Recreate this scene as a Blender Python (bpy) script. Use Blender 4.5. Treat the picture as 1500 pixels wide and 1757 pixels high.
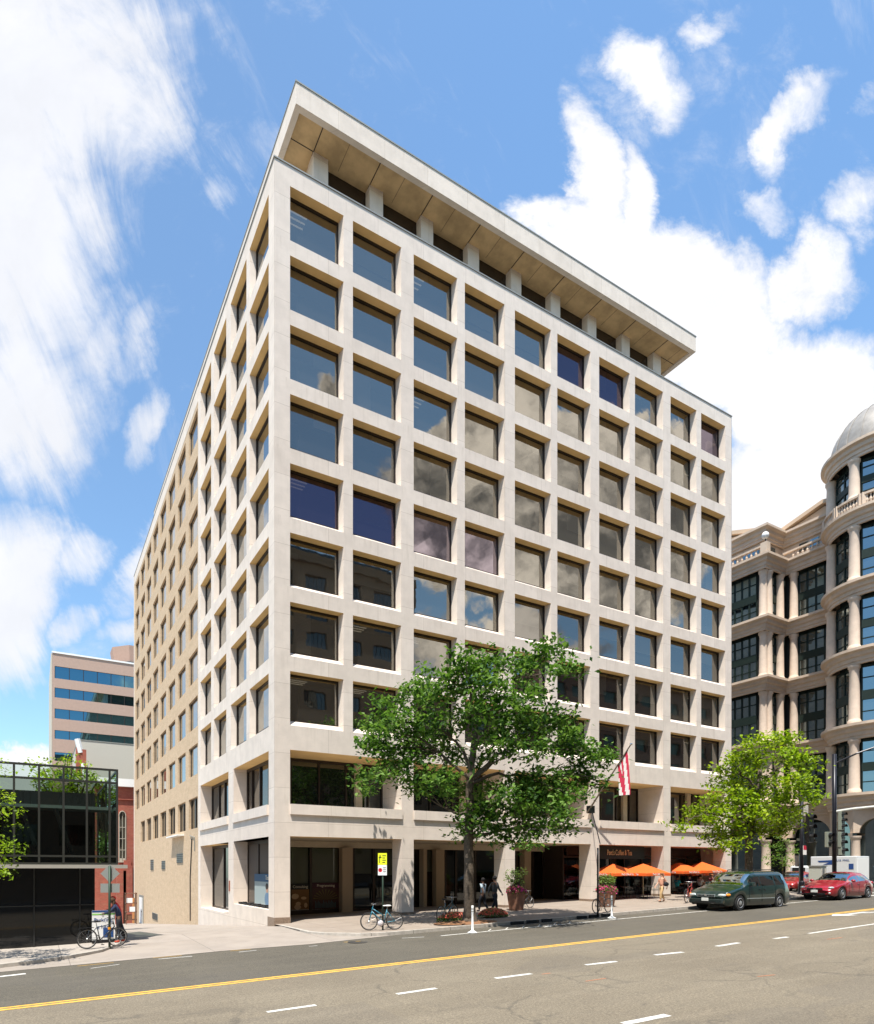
import bpy, bmesh, math, random
from mathutils import Vector, Matrix, noise
random.seed(7)
S = bpy.context.scene
for o in list(bpy.data.objects): bpy.data.objects.remove(o)
R = math.radians
# ------------------------------------------------------------------ camera
H, CX = 1492., 640.                     # horizon row and principal column of the 1500 x 1757 photograph
Fp = 1070.595; c_, s_ = .879947, .475072
CAM = (-9.714865, -27.596771, 2.537375)
cam = bpy.data.cameras.new('Camera'); co = bpy.data.objects.new('Camera', cam); S.collection.objects.link(co); S.camera = co
co.location = CAM; co.rotation_euler = (R(90), 0, -math.atan2(s_, c_))
cam.sensor_fit = 'HORIZONTAL'; cam.sensor_width = 36; cam.lens = Fp / 1500 * 36
cam.shift_x = (750 - CX) / 1500; cam.shift_y = (H - 878.5) / 1500
cam.clip_start = .1; cam.clip_end = 2000
S.render.resolution_x = 874; S.render.resolution_y = 1024
S.view_settings.view_transform = 'Standard'; S.view_settings.look = 'None'
S.view_settings.exposure = 1.11; S.view_settings.gamma = 1
# ------------------------------------------------------------------ sun and sky
EL, AZ = 66., 45.                       # light travels towards +x +y
sl = bpy.data.lights.new('Sun', 'SUN'); so = bpy.data.objects.new('Sun', sl); S.collection.objects.link(so)
sl.energy = 3.7; sl.angle = R(.5); sl.color = (1, .955, .88)
trav = Vector((math.cos(R(EL)) * math.cos(R(AZ)), math.cos(R(EL)) * math.sin(R(AZ)), -math.sin(R(EL))))
so.rotation_euler = trav.to_track_quat('-Z', 'Y').to_euler()
wd = bpy.data.worlds.new('World'); S.world = wd; wd.use_nodes = True

class NB:
    """small node-tree helper: math on sockets"""
    def __init__(s, nt): s.nt = nt; s.n = nt.nodes; s.l = nt.links
    def node(s, t, **k):
        n = s.n.new(t)
        for a, b in k.items(): setattr(n, a, b)
        return n
    def put(s, sock, v):
        if isinstance(v, bpy.types.NodeSocket): s.l.new(v, sock)
        elif v is not None:
            if sock.type == 'RGBA' and len(v) == 3: v = (*v, 1)
            sock.default_value = v
    def m(s, op, a, b=None, c=None, clamp=False):
        n = s.node('ShaderNodeMath', operation=op, use_clamp=clamp)
        s.put(n.inputs[0], a)
        if b is not None: s.put(n.inputs[1], b)
        if c is not None: s.put(n.inputs[2], c)
        return n.outputs[0]
    def mix(s, f, a, b, bt='MIX'):
        n = s.node('ShaderNodeMix', data_type='RGBA', blend_type=bt)
        s.put(n.inputs[0], f); s.put(n.inputs[6], a); s.put(n.inputs[7], b); return n.outputs[2]
    def sep(s, v):
        n = s.node('ShaderNodeSeparateXYZ'); s.put(n.inputs[0], v); return n.outputs
    def comb(s, x, y, z):
        n = s.node('ShaderNodeCombineXYZ'); s.put(n.inputs[0], x); s.put(n.inputs[1], y); s.put(n.inputs[2], z); return n.outputs[0]
    def noise(s, v, scale, detail=4, rough=.55, dist=0, w=None):
        n = s.node('ShaderNodeTexNoise'); s.put(n.inputs['Vector'], v); n.inputs['Scale'].default_value = scale
        n.inputs['Detail'].default_value = detail; n.inputs['Roughness'].default_value = rough; n.inputs['Distortion'].default_value = dist
        return n.outputs['Fac']
    def ramp(s, f, lo, hi):
        n = s.node('ShaderNodeMapRange', interpolation_type='SMOOTHSTEP'); s.put(n.inputs[0], f)
        n.inputs[1].default_value = lo; n.inputs[2].default_value = hi; return n.outputs[0]

def build_world():
    b = NB(wd.node_tree); wd.node_tree.nodes.clear()
    out = b.node('ShaderNodeOutputWorld'); bg = b.node('ShaderNodeBackground'); b.l.new(bg.outputs[0], out.inputs[0])
    sky = b.node('ShaderNodeTexSky', sky_type='NISHITA'); sky.sun_disc = False
    sky.sun_elevation = R(EL); sky.sun_rotation = math.atan2(-trav.x, -trav.y); sky.air_density = 1.1; sky.dust_density = .6; sky.ozone_density = 1.6
    tc = b.node('ShaderNodeTexCoord'); x, y, z = b.sep(tc.outputs['Generated'])
    ya = b.m('ABSOLUTE', y)
    Rr = b.m('SUBTRACT', b.m('MULTIPLY', x, c_), b.m('MULTIPLY', ya, s_))
    F = b.m('MAXIMUM', b.m('ADD', b.m('MULTIPLY', x, s_), b.m('MULTIPLY', ya, c_)), .12)
    u = b.m('DIVIDE', Rr, F); v = b.m('DIVIDE', z, F)
    back = b.m('LESS_THAN', y, 0)
    P = b.comb(u, v, b.m('MULTIPLY', back, 7.3))
    # ragged edges: warp the coordinates before testing the cloud masses
    n1 = b.noise(P, 2.6, 8, .62, .3); n2 = b.noise(b.comb(b.m('ADD', u, 5.2), v, 1.7), 2.6, 8, .62, .3)
    st = b.noise(b.comb(b.m('MULTIPLY', b.m('ADD', u, b.m('MULTIPLY', v, .45)), 3.4), b.m('MULTIPLY', v, 1.15), 3.), 1.9, 9, .66, .6)
    uw = b.m('ADD', u, b.m('MULTIPLY', b.m('SUBTRACT', n1, .5), .34)); vw = b.m('ADD', v, b.m('MULTIPLY', b.m('SUBTRACT', n2, .5), .34))
    def blobs(lst):
        acc = None
        for (px, py, rx, ry, an, wt) in lst:
            cu, cv = (px - CX) / Fp, (H - py) / Fp; ca, sa = math.cos(R(an)), math.sin(R(an))
            du = b.m('SUBTRACT', uw, cu); dv = b.m('SUBTRACT', vw, cv)
            p = b.m('MULTIPLY', b.m('ADD', b.m('MULTIPLY', du, ca), b.m('MULTIPLY', dv, sa)), Fp / rx)
            q = b.m('MULTIPLY', b.m('SUBTRACT', b.m('MULTIPLY', dv, ca), b.m('MULTIPLY', du, sa)), Fp / ry)
            d = b.m('ADD', b.m('MULTIPLY', p, p), b.m('MULTIPLY', q, q))
            g = b.m('MULTIPLY', b.m('SUBTRACT', 1.0, d, clamp=True), wt)
            acc = g if acc is None else b.m('MAXIMUM', acc, g)
        return acc
    # the cloud masses in front of the viewer: soft high cloud on the left, cumulus on the right
    soft = blobs([(60, 110, 330, 320, 12, 1.15), (30, 400, 250, 260, 0, 1.15), (230, 200, 150, 200, -20, .8), (20, 660, 190, 240, 15, 1.1), (10, 1040, 120, 200, 0, 1.1), (150, 560, 190, 80, 40, .7), (250, 560, 140, 55, 40, .55), (240, 740, 45, 90, -20, .6), (440, 250, 150, 60, 15, .3), (400, 330, 60, 45, 0, .4), (145, 1080, 45, 60, -30, .7), (230, 960, 50, 110, -30, .6), (215, 1085, 50, 40, 0, .6), (110, 950, 60, 50, 0, .6)])
    cum = blobs([(1010, 290, 80, 160, 12, 1.), (1000, 400, 130, 120, 0, 1.), (1100, 330, 55, 140, 10, .8), (1120, 470, 170, 120, -20, 1.), (1230, 560, 160, 150, -30, 1.2), (1380, 700, 190, 170, -20, 1.2),
                 (1350, 880, 260, 160, 0, 1.), (1140, 110, 90, 110, 50, .7), (1075, 170, 50, 90, 60, .3), (1385, 235, 45, 120, -20, .5), (1320, 370, 50, 40, 0, .4), (1390, 470, 100, 80, 50, .75), (1490, 370, 60, 60, 0, .45), (1240, 15, 60, 30, 0, .3), (1490, 180, 30, 60, 0, .4), (1430, 30, 20, 60, -15, .25),
                 (30, 1330, 130, 60, 0, 1.), (-400, 900, 500, 500, 0, .6), (1900, 500, 300, 500, 0, .7)])
    ds = b.ramp(b.m('ADD', soft, b.m('MULTIPLY', b.m('SUBTRACT', st, .5), 2.2)), .12, 1.0)
    n3 = b.noise(P, 9.5, 8, .7, .4)
    ed = b.m('ADD', b.m('MULTIPLY', b.m('SUBTRACT', n1, .5), 1.3), b.m('MULTIPLY', b.m('SUBTRACT', n3, .5), .9))
    dc = b.ramp(b.m('ADD', cum, ed), .06, .72)
    front = b.m('MAXIMUM', b.m('MULTIPLY', ds, .97), b.m('MULTIPLY', dc, 1.))
    # behind the viewer (seen only in the window glass)
    bk = blobs([(950, 880, 330, 200, 6, 1.3), (830, 770, 110, 100, 0, 1.2), (915, 715, 80, 70, 0, 1.1), (1090, 820, 270, 140, -14, 1.3), (765, 880, 90, 130, 0, 1.), (1000, 730, 70, 60, 0, .8), (1230, 800, 120, 90, 0, 1.), (590, 690, 50, 40, 0, .5), (2200, 600, 600, 500, 0, .5), (400, 1200, 300, 200, 0, .3), (900, 1120, 260, 60, 0, .5)])
    db = b.ramp(b.m('ADD', bk, b.m('MULTIPLY', b.m('SUBTRACT', n3, .5), .9)), .14, .40)
    dens = b.mix(back, front, db)
    low = b.ramp(z, .02, .3)                             # paler towards the horizon
    shade = b.noise(b.comb(b.m('ADD', u, .06), b.m('ADD', v, .1), b.m('ADD', b.m('MULTIPLY', back, 7.3), 2.)), 5.5, 7, .6, .3)
    kf = b.m('SUBTRACT', b.m('MULTIPLY', b.ramp(shade, .3, .7), .42), .0)
    cl_f = b.mix(b.m('MULTIPLY', b.m('SUBTRACT', 1., dc), 1.), (4.75, 4.72, 4.85), (4.1, 4.15, 4.35))
    cl_f = b.mix(kf, cl_f, (3.4, 3.45, 3.6))
    cl_b = b.mix(b.ramp(b.m('ADD', b.m('MULTIPLY', shade, .6), b.m('MULTIPLY', n3, .4)), .41, .60), (1.1, 1.05, 1.0), (8.6, 7.9, 7.2))
    cl = b.mix(back, cl_f, cl_b)
    skyc = b.mix(1., sky.outputs[0], (.92, 1.12, 1.18), 'MULTIPLY')
    skyc = b.mix(b.m('MULTIPLY', b.m('SUBTRACT', 1., b.ramp(u, -.5, .35)), .25), skyc, (.80, 1.15, 1.75))
    b.put(bg.inputs[0], b.mix(b.m('MULTIPLY', dens, .98), skyc, cl)); bg.inputs[1].default_value = .112
build_world()

# ------------------------------------------------------------------ helpers
def M_(name, col, rough=.8, metal=0., spec=.35, noisec=0., nscale=6., bump=0., bscale=30., build=None, coat=0., emit=None):
    m = bpy.data.materials.new(name); m.use_nodes = True; b = NB(m.node_tree); p = m.node_tree.nodes['Principled BSDF']
    p.inputs['Base Color'].default_value = (*col, 1); p.inputs['Roughness'].default_value = rough; p.inputs['Metallic'].default_value = metal
    p.inputs['Specular IOR Level'].default_value = spec; p.inputs['Coat Weight'].default_value = coat; p.inputs['Coat Roughness'].default_value = .04
    tc = b.node('ShaderNodeNewGeometry').outputs['Position']
    base = None
    if noisec:
        a = b.noise(tc, nscale, 6, .6); f = b.ramp(a, .3, .7)
        base = b.mix(f, tuple(v * (1 - noisec) for v in col), tuple(min(1, v * (1 + noisec)) for v in col)); b.put(p.inputs['Base Color'], base)
    if bump:
        bn = b.node('ShaderNodeBump'); bn.inputs['Strength'].default_value = bump; bn.inputs['Distance'].default_value = .02
        b.l.new(b.noise(tc, bscale, 5, .6), bn.inputs['Height']); b.l.new(bn.outputs[0], p.inputs['Normal'])
    if build: build(b, p, tc, base)
    if emit: p.inputs['Emission Color'].default_value = (*emit[0], 1); p.inputs['Emission Strength'].default_value = emit[1]
    return m

def link(o, parent=None):
    S.collection.objects.link(o)
    if parent is not None: o.parent = parent
    return o
def tag(o, label=None, cat=None, group=None, kind=None):
    if label: o['label'] = label
    if cat: o['category'] = cat
    if group: o['group'] = group
    if kind: o['kind'] = kind
    return o
def empty(name, loc=(0, 0, 0), rz=0, label=None, cat=None, group=None, scale=1):
    o = bpy.data.objects.new(name, None); link(o); o.location = loc; o.rotation_euler = (0, 0, rz); o.scale = (scale,) * 3; o.empty_display_size = .2
    return tag(o, label, cat, group)
class MB:
    def __init__(s): s.v = []; s.f = []; s.mi = []
    def add(s, vs, fs, mi=0):
        k = len(s.v); s.v += [tuple(p) for p in vs]; s.f += [tuple(i + k for i in f) for f in fs]; s.mi += [mi] * len(fs); return s
    def box(s, x0, x1, y0, y1, z0, z1, mi=0):
        vs = [(x, y, z) for z in (z0, z1) for y in (y0, y1) for x in (x0, x1)]
        return s.add(vs, [(0, 2, 3, 1), (4, 5, 7, 6), (0, 1, 5, 4), (2, 6, 7, 3), (0, 4, 6, 2), (1, 3, 7, 5)], mi)
    def quad(s, a, b, c, d, mi=0): return s.add([a, b, c, d], [(0, 1, 2, 3)], mi)
    def ngon(s, pts, mi=0): return s.add(pts, [tuple(range(len(pts)))], mi)
    def prism(s, pts, z0, z1, mi=0):
        n = len(pts); vs = [(p[0], p[1], z0) for p in pts] + [(p[0], p[1], z1) for p in pts]
        return s.add(vs, [tuple(range(n))[::-1], tuple(range(n, 2 * n))] + [(i, (i + 1) % n, n + (i + 1) % n, n + i) for i in range(n)], mi)
    def tube(s, pts, r, n=8, mi=0, cap=True):
        pts = [Vector(p) for p in pts]; rs = r if isinstance(r, (list, tuple)) else [r] * len(pts); vs = []
        for i, p in enumerate(pts):
            d = (pts[min(i + 1, len(pts) - 1)] - pts[max(i - 1, 0)]).normalized()
            a = d.orthogonal().normalized() if i == 0 else (a - d * a.dot(d)).normalized()
            bb = d.cross(a)
            vs += [p + (a * math.cos(2 * math.pi * k / n) + bb * math.sin(2 * math.pi * k / n)) * rs[i] for k in range(n)]
        fs = [(i * n + k, i * n + (k + 1) % n, (i + 1) * n + (k + 1) % n, (i + 1) * n + k) for i in range(len(pts) - 1) for k in range(n)]
        if cap: fs += [tuple(range(n))[::-1], tuple(range((len(pts) - 1) * n, len(pts) * n))]
        return s.add(vs, fs, mi)
    def lathe(s, prof, n=24, c=(0, 0, 0), a0=0, a1=2 * math.pi, mi=0):
        full = abs(a1 - a0 - 2 * math.pi) < 1e-6; m = n if full else n + 1
        vs = [(c[0] + r * math.cos(a0 + (a1 - a0) * k / n), c[1] + r * math.sin(a0 + (a1 - a0) * k / n), c[2] + z) for (r, z) in prof for k in range(m)]
        fs = [(i * m + k, i * m + (k + 1) % m, (i + 1) * m + (k + 1) % m, (i + 1) * m + k) for i in range(len(prof) - 1) for k in range(n)]
        return s.add(vs, fs, mi)
    def torus(s, c, Rr, r, axis='y', n=28, k=6, mi=0):
        pts = []
        for i in range(n + 1):
            t = 2 * math.pi * i / n
            pts.append((c[0] + Rr * math.cos(t), c[1], c[2] + Rr * math.sin(t)) if axis == 'y' else (c[0], c[1] + Rr * math.cos(t), c[2] + Rr * math.sin(t)))
        return s.tube(pts, r, k, mi, cap=False)
    def ell(s, c, r, n=10, m=7, mi=0):
        vs = []; fs = []
        for i in range(m + 1):
            t = math.pi * i / m
            for k in range(n):
                a = 2 * math.pi * k / n; vs.append((c[0] + r[0] * math.sin(t) * math.cos(a), c[1] + r[1] * math.sin(t) * math.sin(a), c[2] + r[2] * math.cos(t)))
        fs = [(i * n + k, (i + 1) * n + k, (i + 1) * n + (k + 1) % n, i * n + (k + 1) % n) for i in range(m) for k in range(n)]
        return s.add(vs, fs, mi)
    def build(s, name, mats, parent=None, smooth=False, bevel=0):
        me = bpy.data.meshes.new(name); me.from_pydata(s.v, [], s.f)
        mats = mats if isinstance(mats, (list, tuple)) else [mats]
        for m in mats: me.materials.append(m)
        if len(mats) > 1: me.polygons.foreach_set('material_index', s.mi)
        if smooth: me.polygons.foreach_set('use_smooth', [True] * len(s.f))
        me.update(); o = bpy.data.objects.new(name, me); link(o, parent)
        if bevel:
            md = o.modifiers.new('b', 'BEVEL'); md.width = bevel; md.segments = 2; md.limit_method = 'ANGLE'
        return o
def copy_tree(o, parent=None):
    c = o.copy(); link(c)
    if parent is not None: c.parent = parent
    for ch in list(o.children): copy_tree(ch, c)
    return c
def text(s, size, parent, name, mat, M, extr=.004, align='CENTER', squash=1.):
    cu = bpy.data.curves.new(name, 'FONT'); cu.body = s; cu.size = size; cu.extrude = extr; cu.align_x = align; cu.align_y = 'CENTER'
    t = bpy.data.objects.new(name, cu); link(t); dg = bpy.context.evaluated_depsgraph_get()
    me = bpy.data.meshes.new_from_object(t.evaluated_get(dg)); bpy.data.objects.remove(t)
    me.transform(M @ Matrix.Diagonal((squash, 1, 1, 1))); me.materials.clear(); me.materials.append(mat)
    o = bpy.data.objects.new(name, me); return link(o, parent)
def face_y(x, y, z): return Matrix.Translation((x, y, z)) @ Matrix.Rotation(R(90), 4, 'X')       # text read from -y
def face_x(x, y, z): return Matrix.Translation((x, y, z)) @ Matrix.Rotation(R(-90), 4, 'Z') @ Matrix.Rotation(R(90), 4, 'X')   # text read from -x

MZ = .0270685
def G(x, y=-3.):
    g = MZ * max(-25, min(45, x))
    if x < .5 and y > -1: g -= .073 * min(y + 1, 70)
    return g
def gnd(u, v, off=0.):
    """ground point that a pixel of the photograph shows (survey of the kerbs, poles and wheels)"""
    r = (u - CX) / Fp; q = (v - H) / Fp; F = 30.
    for i in range(80):
        x = CAM[0] + (r * c_ + s_) * F; z = MZ * max(-25, min(45, x)) + off; F = .5 * F + .5 * (CAM[2] - z) / q
    return CAM[0] + (r * c_ + s_) * F, CAM[1] + (-r * s_ + c_) * F, z
def WP(u, v, F):
    r = (u - CX) / Fp
    return Vector((CAM[0] + (r * c_ + s_) * F, CAM[1] + (-r * s_ + c_) * F, CAM[2] + (H - v) / Fp * F))
def fx(px, y): r = (px - CX) / Fp; return (y - CAM[1]) * (r * c_ + s_) / (c_ - r * s_) + CAM[0]
def fy(px, x): r = (px - CX) / Fp; return (x - CAM[0]) * (c_ - r * s_) / (s_ + r * c_) + CAM[1]
def zz(x, y, v): return CAM[2] + (H - v) / Fp * ((x - CAM[0]) * s_ + (y - CAM[1]) * c_)

def wall(mb, O, U, N, us, zs, ops, mi=0, mr=0):
    """front sheet of a wall with real openings; N points inwards. ops: (u0,u1,z0,z1,iu0,iu1,iz0,iz1,depth)"""
    O = Vector(O); U = Vector(U); N = Vector(N); Z = Vector((0, 0, 1))
    P = lambda u, z, d=0: O + U * u + Z * z + N * d
    gu = sorted(set([us[0], us[1]] + [a for o in ops for a in o[:2]])); gz = sorted(set([zs[0], zs[1]] + [a for o in ops for a in o[2:4]]))
    for i in range(len(gu) - 1):
        for j in range(len(gz) - 1):
            uc = (gu[i] + gu[i + 1]) / 2; zc = (gz[j] + gz[j + 1]) / 2
            if any(o[0] < uc < o[1] and o[2] < zc < o[3] for o in ops): continue
            mb.quad(P(gu[i], gz[j]), P(gu[i + 1], gz[j]), P(gu[i + 1], gz[j + 1]), P(gu[i], gz[j + 1]), mi)
    for (u0, u1, z0, z1, a0, a1, b0, b1, d) in ops:
        o = [P(u0, z0), P(u1, z0), P(u1, z1), P(u0, z1)]; n = [P(a0, b0, d), P(a1, b0, d), P(a1, b1, d), P(a0, b1, d)]
        for k in range(4): mb.quad(o[k], o[(k + 1) % 4], n[(k + 1) % 4], n[k], mr if k == 2 else mi)

# ------------------------------------------------------------------ materials
def uvz(b, tc):
    x, y, z = b.sep(tc); return b.m('ADD', x, y), z
def panel(bw, bh, off=0., dark=.72, fine=.35):
    def f(b, p, tc, base):
        u, z = uvz(b, tc); br = b.node('ShaderNodeTexBrick'); b.put(br.inputs['Vector'], b.comb(u, b.m('ADD', z, off), 0))
        br.offset = 0; br.squash = 1; br.inputs['Scale'].default_value = 1; br.inputs['Brick Width'].default_value = bw; br.inputs['Row Height'].default_value = bh
        br.inputs['Mortar Size'].default_value = .012; br.inputs['Mortar Smooth'].default_value = .3
        br.inputs['Color1'].default_value = (1, 1, 1, 1); br.inputs['Color2'].default_value = (.945, .937, .93, 1); br.inputs['Mortar'].default_value = (dark, dark * .97, dark * .93, 1)
        col = b.mix(1., base, br.outputs[0], 'MULTIPLY')
        st = b.noise(b.comb(b.m('MULTIPLY', u, 2.2), b.m('MULTIPLY', z, .16), 0), 1.6, 6, .7)      # rain streaks
        col = b.mix(b.m('MULTIPLY', b.ramp(st, .5, .8), .26), col, (.42, .35, .27))
        zf = b.m('FRACT', b.m('DIVIDE', b.m('ADD', z, .44), 3.25)); drip = b.noise(b.comb(b.m('MULTIPLY', u, 5.5), b.m('MULTIPLY', z, .35), 9.), 1.3, 5, .7)
        col = b.mix(b.m('MULTIPLY', b.m('MULTIPLY', b.ramp(zf, .72, .99), b.ramp(drip, .52, .72)), .30), col, (.36, .29, .21))      # run-off below the sills
        lv = b.noise(b.comb(b.m('MULTIPLY', u, .6), b.m('MULTIPLY', z, 9.), 0), 3., 3, .5)
        col = b.mix(b.m('MULTIPLY', b.ramp(lv, .45, .75), .10), col, (.5, .45, .38)); b.put(p.inputs['Base Color'], col)
    return f
STONE = M_('limestone_panel', (.715, .622, .535), .85, noisec=.06, nscale=1.3, build=panel(2.74, 1.625, .14), bump=.12, bscale=40)
HEAD_BOUNCE = M_('limestone_head_bounce_tint', (.78, .53, .235), .9, noisec=.06, nscale=1.3)  # limestone undersides of the openings, warm bounce light put into the colour
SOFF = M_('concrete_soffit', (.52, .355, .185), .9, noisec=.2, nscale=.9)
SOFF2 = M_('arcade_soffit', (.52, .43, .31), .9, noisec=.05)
def brickf(c2, mort, w=.21, h=.075, sc=1.):
    def f(b, p, tc, base):
        u, z = uvz(b, tc); br = b.node('ShaderNodeTexBrick'); b.put(br.inputs['Vector'], b.comb(u, z, 0))
        br.inputs['Scale'].default_value = sc; br.inputs['Brick Width'].default_value = w; br.inputs['Row Height'].default_value = h; br.inputs['Mortar Size'].default_value = .008
        br.inputs['Color1'].default_value = (1, 1, 1, 1); br.inputs['Color2'].default_value = (*c2, 1); br.inputs['Mortar'].default_value = (*mort, 1)
        col = b.mix(.85, base, br.outputs[0], 'MULTIPLY')
        st = b.noise(b.comb(b.m('MULTIPLY', u, .5), b.m('MULTIPLY', z, 2.4), 0), 1.2, 5, .6)
        col = b.mix(b.m('MULTIPLY', b.ramp(st, .42, .72), .22), col, (.34, .24, .14)); b.put(p.inputs['Base Color'], col)
    return f
TANB = M_('tan_brick', (.60, .445, .295), .9, noisec=.06, nscale=2, build=brickf((.86, .84, .8), (.75, .73, .68)), bump=.2)
REDB = M_('red_brick', (.36, .105, .07), .9, noisec=.1, nscale=2, build=brickf((.75, .7, .7), (.8, .8, .8)))
BRONZE = M_('dark_bronze', (.045, .032, .025), .45, .3)
BLACK = M_('black_metal', (.012, .012, .013), .4, .2, .5)
BACK = M_('dark_interior', (.02, .019, .018), .9)
BRST = M_('brown_stone', (.34, .25, .165), .8)
DARKW = M_('shop_interior', (.13, .105, .085), .9)
def mirror(name, col, wob=.05, rough=.015, m=.95, see=0.):
    def f(b, p, tc, base):
        bn = b.node('ShaderNodeBump'); bn.inputs['Strength'].default_value = wob; bn.inputs['Distance'].default_value = .05
        b.l.new(b.noise(tc, .9, 2, .4), bn.inputs['Height']); b.l.new(bn.outputs[0], p.inputs['Normal'])
    mt_ = M_(name, col, rough, m, .5, build=f)
    if see:
        b = NB(mt_.node_tree); t = b.node('ShaderNodeBsdfTransparent'); t.inputs[0].default_value = (.8, .75, .65, 1); mx = b.node('ShaderNodeMixShader'); mx.inputs[0].default_value = see
        b.l.new(mt_.node_tree.nodes['Principled BSDF'].outputs[0], mx.inputs[1]); b.l.new(t.outputs[0], mx.inputs[2]); b.l.new(mx.outputs[0], mt_.node_tree.nodes['Material Output'].inputs[0])
    return mt_
GL1 = mirror('bronze_glass', (.34, .325, .285), see=.22); GL2 = mirror('blue_tint_glass', (.105, .085, .118), see=.1); GL3 = mirror('darker_glass', (.30, .29, .265), see=.34); GL4 = mirror('violet_glass', (.27, .235, .265))
GLB = mirror('side_glass', (.50, .50, .47), see=.15); GLD = mirror('dark_glass', (.10, .11, .11), m=.9)
GLT = mirror('tower_blue_glass', (.08, .19, .25), .02); GLO = mirror('dark_green_glass', (.20, .26, .28), .12)
def clear(name, tint=(.5, .55, .5), gl=.16, gc=(.8, .85, .85)):
    m = bpy.data.materials.new(name); m.use_nodes = True; b = NB(m.node_tree); b.n.clear(); o = b.node('ShaderNodeOutputMaterial')
    t = b.node('ShaderNodeBsdfTransparent'); t.inputs[0].default_value = (*tint, 1); g = b.node('ShaderNodeBsdfGlossy'); g.inputs[0].default_value = (*gc, 1); g.inputs[1].default_value = .02
    fr = b.node('ShaderNodeFresnel'); fr.inputs[0].default_value = 1.5; mx = b.node('ShaderNodeMixShader')
    b.put(mx.inputs[0], b.m('ADD', fr.outputs[0], gl - .04, clamp=True)); b.l.new(t.outputs[0], mx.inputs[1]); b.l.new(g.outputs[0], mx.inputs[2]); b.l.new(mx.outputs[0], o.inputs[0])
    return m
SHOPG = clear('shop_glass', (.55, .55, .5), .07); LOBBYG = clear('glass_box_pane', (.26, .32, .27), .06); RAILG = clear('parapet_glass', (.72, .82, .78), .10); CARG = clear('car_glass', (.12, .15, .14), .08, (.5, .55, .52))

def asphalt(name, a, bb, crack=.5):
    def f(b, p, tc, base):
        x, y, z = b.sep(tc)
        big = b.noise(tc, .22, 5, .6); sp = b.noise(tc, 26., 3, .8); sp2 = b.noise(tc, 75., 2, .8)
        col = b.mix(b.ramp(big, .3, .7), a, bb)
        wear = b.noise(b.comb(b.m('MULTIPLY', x, .12), b.m('MULTIPLY', y, 1.7), 0), 1., 5, .6)      # tyre tracks run with the road
        col = b.mix(b.m('MULTIPLY', b.ramp(wear, .45, .7), .35), col, tuple(v * 1.3 for v in bb))
        col = b.mix(b.ramp(sp, .38, .66), b.mix(1., col, (.68, .68, .7), 'MULTIPLY'), b.mix(1., col, (1.3, 1.28, 1.22), 'MULTIPLY'))
        col = b.mix(b.m('MULTIPLY', b.ramp(sp2, .5, .7), .55), col, tuple(v * 1.9 for v in bb))
        pv = b.node('ShaderNodeTexVoronoi', feature='F1', distance='CHEBYCHEV'); pv.inputs['Scale'].default_value = .16; b.put(pv.inputs['Vector'], b.comb(x, b.m('MULTIPLY', y, 1.6), 0)); pc = b.sep(pv.outputs['Color'])
        col = b.mix(b.m('MULTIPLY', b.ramp(pc[0], .78, .8), .16), col, (.10, .09, .08))
        oil = b.noise(b.comb(b.m('MULTIPLY', x, .35), b.m('MULTIPLY', y, 1.1), 4.), 1.4, 5, .65); col = b.mix(b.m('MULTIPLY', b.ramp(oil, .56, .74), .3), col, (.07, .063, .055))
        vo = b.node('ShaderNodeTexVoronoi', feature='DISTANCE_TO_EDGE'); vo.inputs['Scale'].default_value = .33
        wv = b.node('ShaderNodeVectorMath', operation='ADD'); b.put(wv.inputs[0], tc); nn = b.node('ShaderNodeTexNoise'); nn.inputs['Scale'].default_value = 1.1; nn.inputs['Detail'].default_value = 6; b.put(nn.inputs['Vector'], tc)
        b.l.new(nn.outputs['Color'], wv.inputs[1]); b.l.new(wv.outputs[0], vo.inputs['Vector'])
        ck = b.m('MULTIPLY', b.m('SUBTRACT', 1., b.ramp(vo.outputs['Distance'], .004, .02)), b.ramp(b.noise(tc, .45, 3, .6), .46, .6))
        col = b.mix(b.m('MULTIPLY', ck, crack), col, (.04, .038, .036)); b.put(p.inputs['Base Color'], col)
    return M_(name, bb, .9, bump=.35, bscale=60, build=f, noisec=.01)
ASPN = asphalt('worn_asphalt', (.150, .124, .089), (.188, .158, .114), .35); ASPF = asphalt('newer_asphalt', (.084, .074, .057), (.107, .094, .072), .2)
def slabs(bw, bh, rot=False, dark=.6):
    def f(b, p, tc, base):
        x, y, z = b.sep(tc); br = b.node('ShaderNodeTexBrick'); b.put(br.inputs['Vector'], b.comb(x, y, 0)); br.offset = 0
        br.inputs['Scale'].default_value = 1; br.inputs['Brick Width'].default_value = bw; br.inputs['Row Height'].default_value = bh; br.inputs['Mortar Size'].default_value = .012
        br.inputs['Color1'].default_value = (1, 1, 1, 1); br.inputs['Color2'].default_value = (.93, .92, .9, 1); br.inputs['Mortar'].default_value = (dark, dark, dark, 1)
        col = b.mix(1., base, br.outputs[0], 'MULTIPLY'); st = b.noise(tc, 1.4, 7, .7)
        col = b.mix(b.m('MULTIPLY', b.ramp(st, .52, .75), .35), col, (.24, .2, .16)); gum = b.noise(tc, 14, 2, .5)
        col = b.mix(b.m('MULTIPLY', b.ramp(gum, .70, .74), .5), col, (.15, .13, .12)); b.put(p.inputs['Base Color'], col)
    return f
PAVE = M_('pink_concrete_paving', (.295, .243, .198), .9, noisec=.07, nscale=1.5, build=slabs(1.5, 1.5), bump=.15)
APRON = M_('pale_concrete_apron', (.32, .275, .235), .9, noisec=.08, nscale=1., build=slabs(4.4, 3.1, dark=.55), bump=.15)
KERB = M_('granite_kerb', (.42, .38, .33), .85, noisec=.15, nscale=5, build=slabs(1.8, 30, dark=.3))
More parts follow.
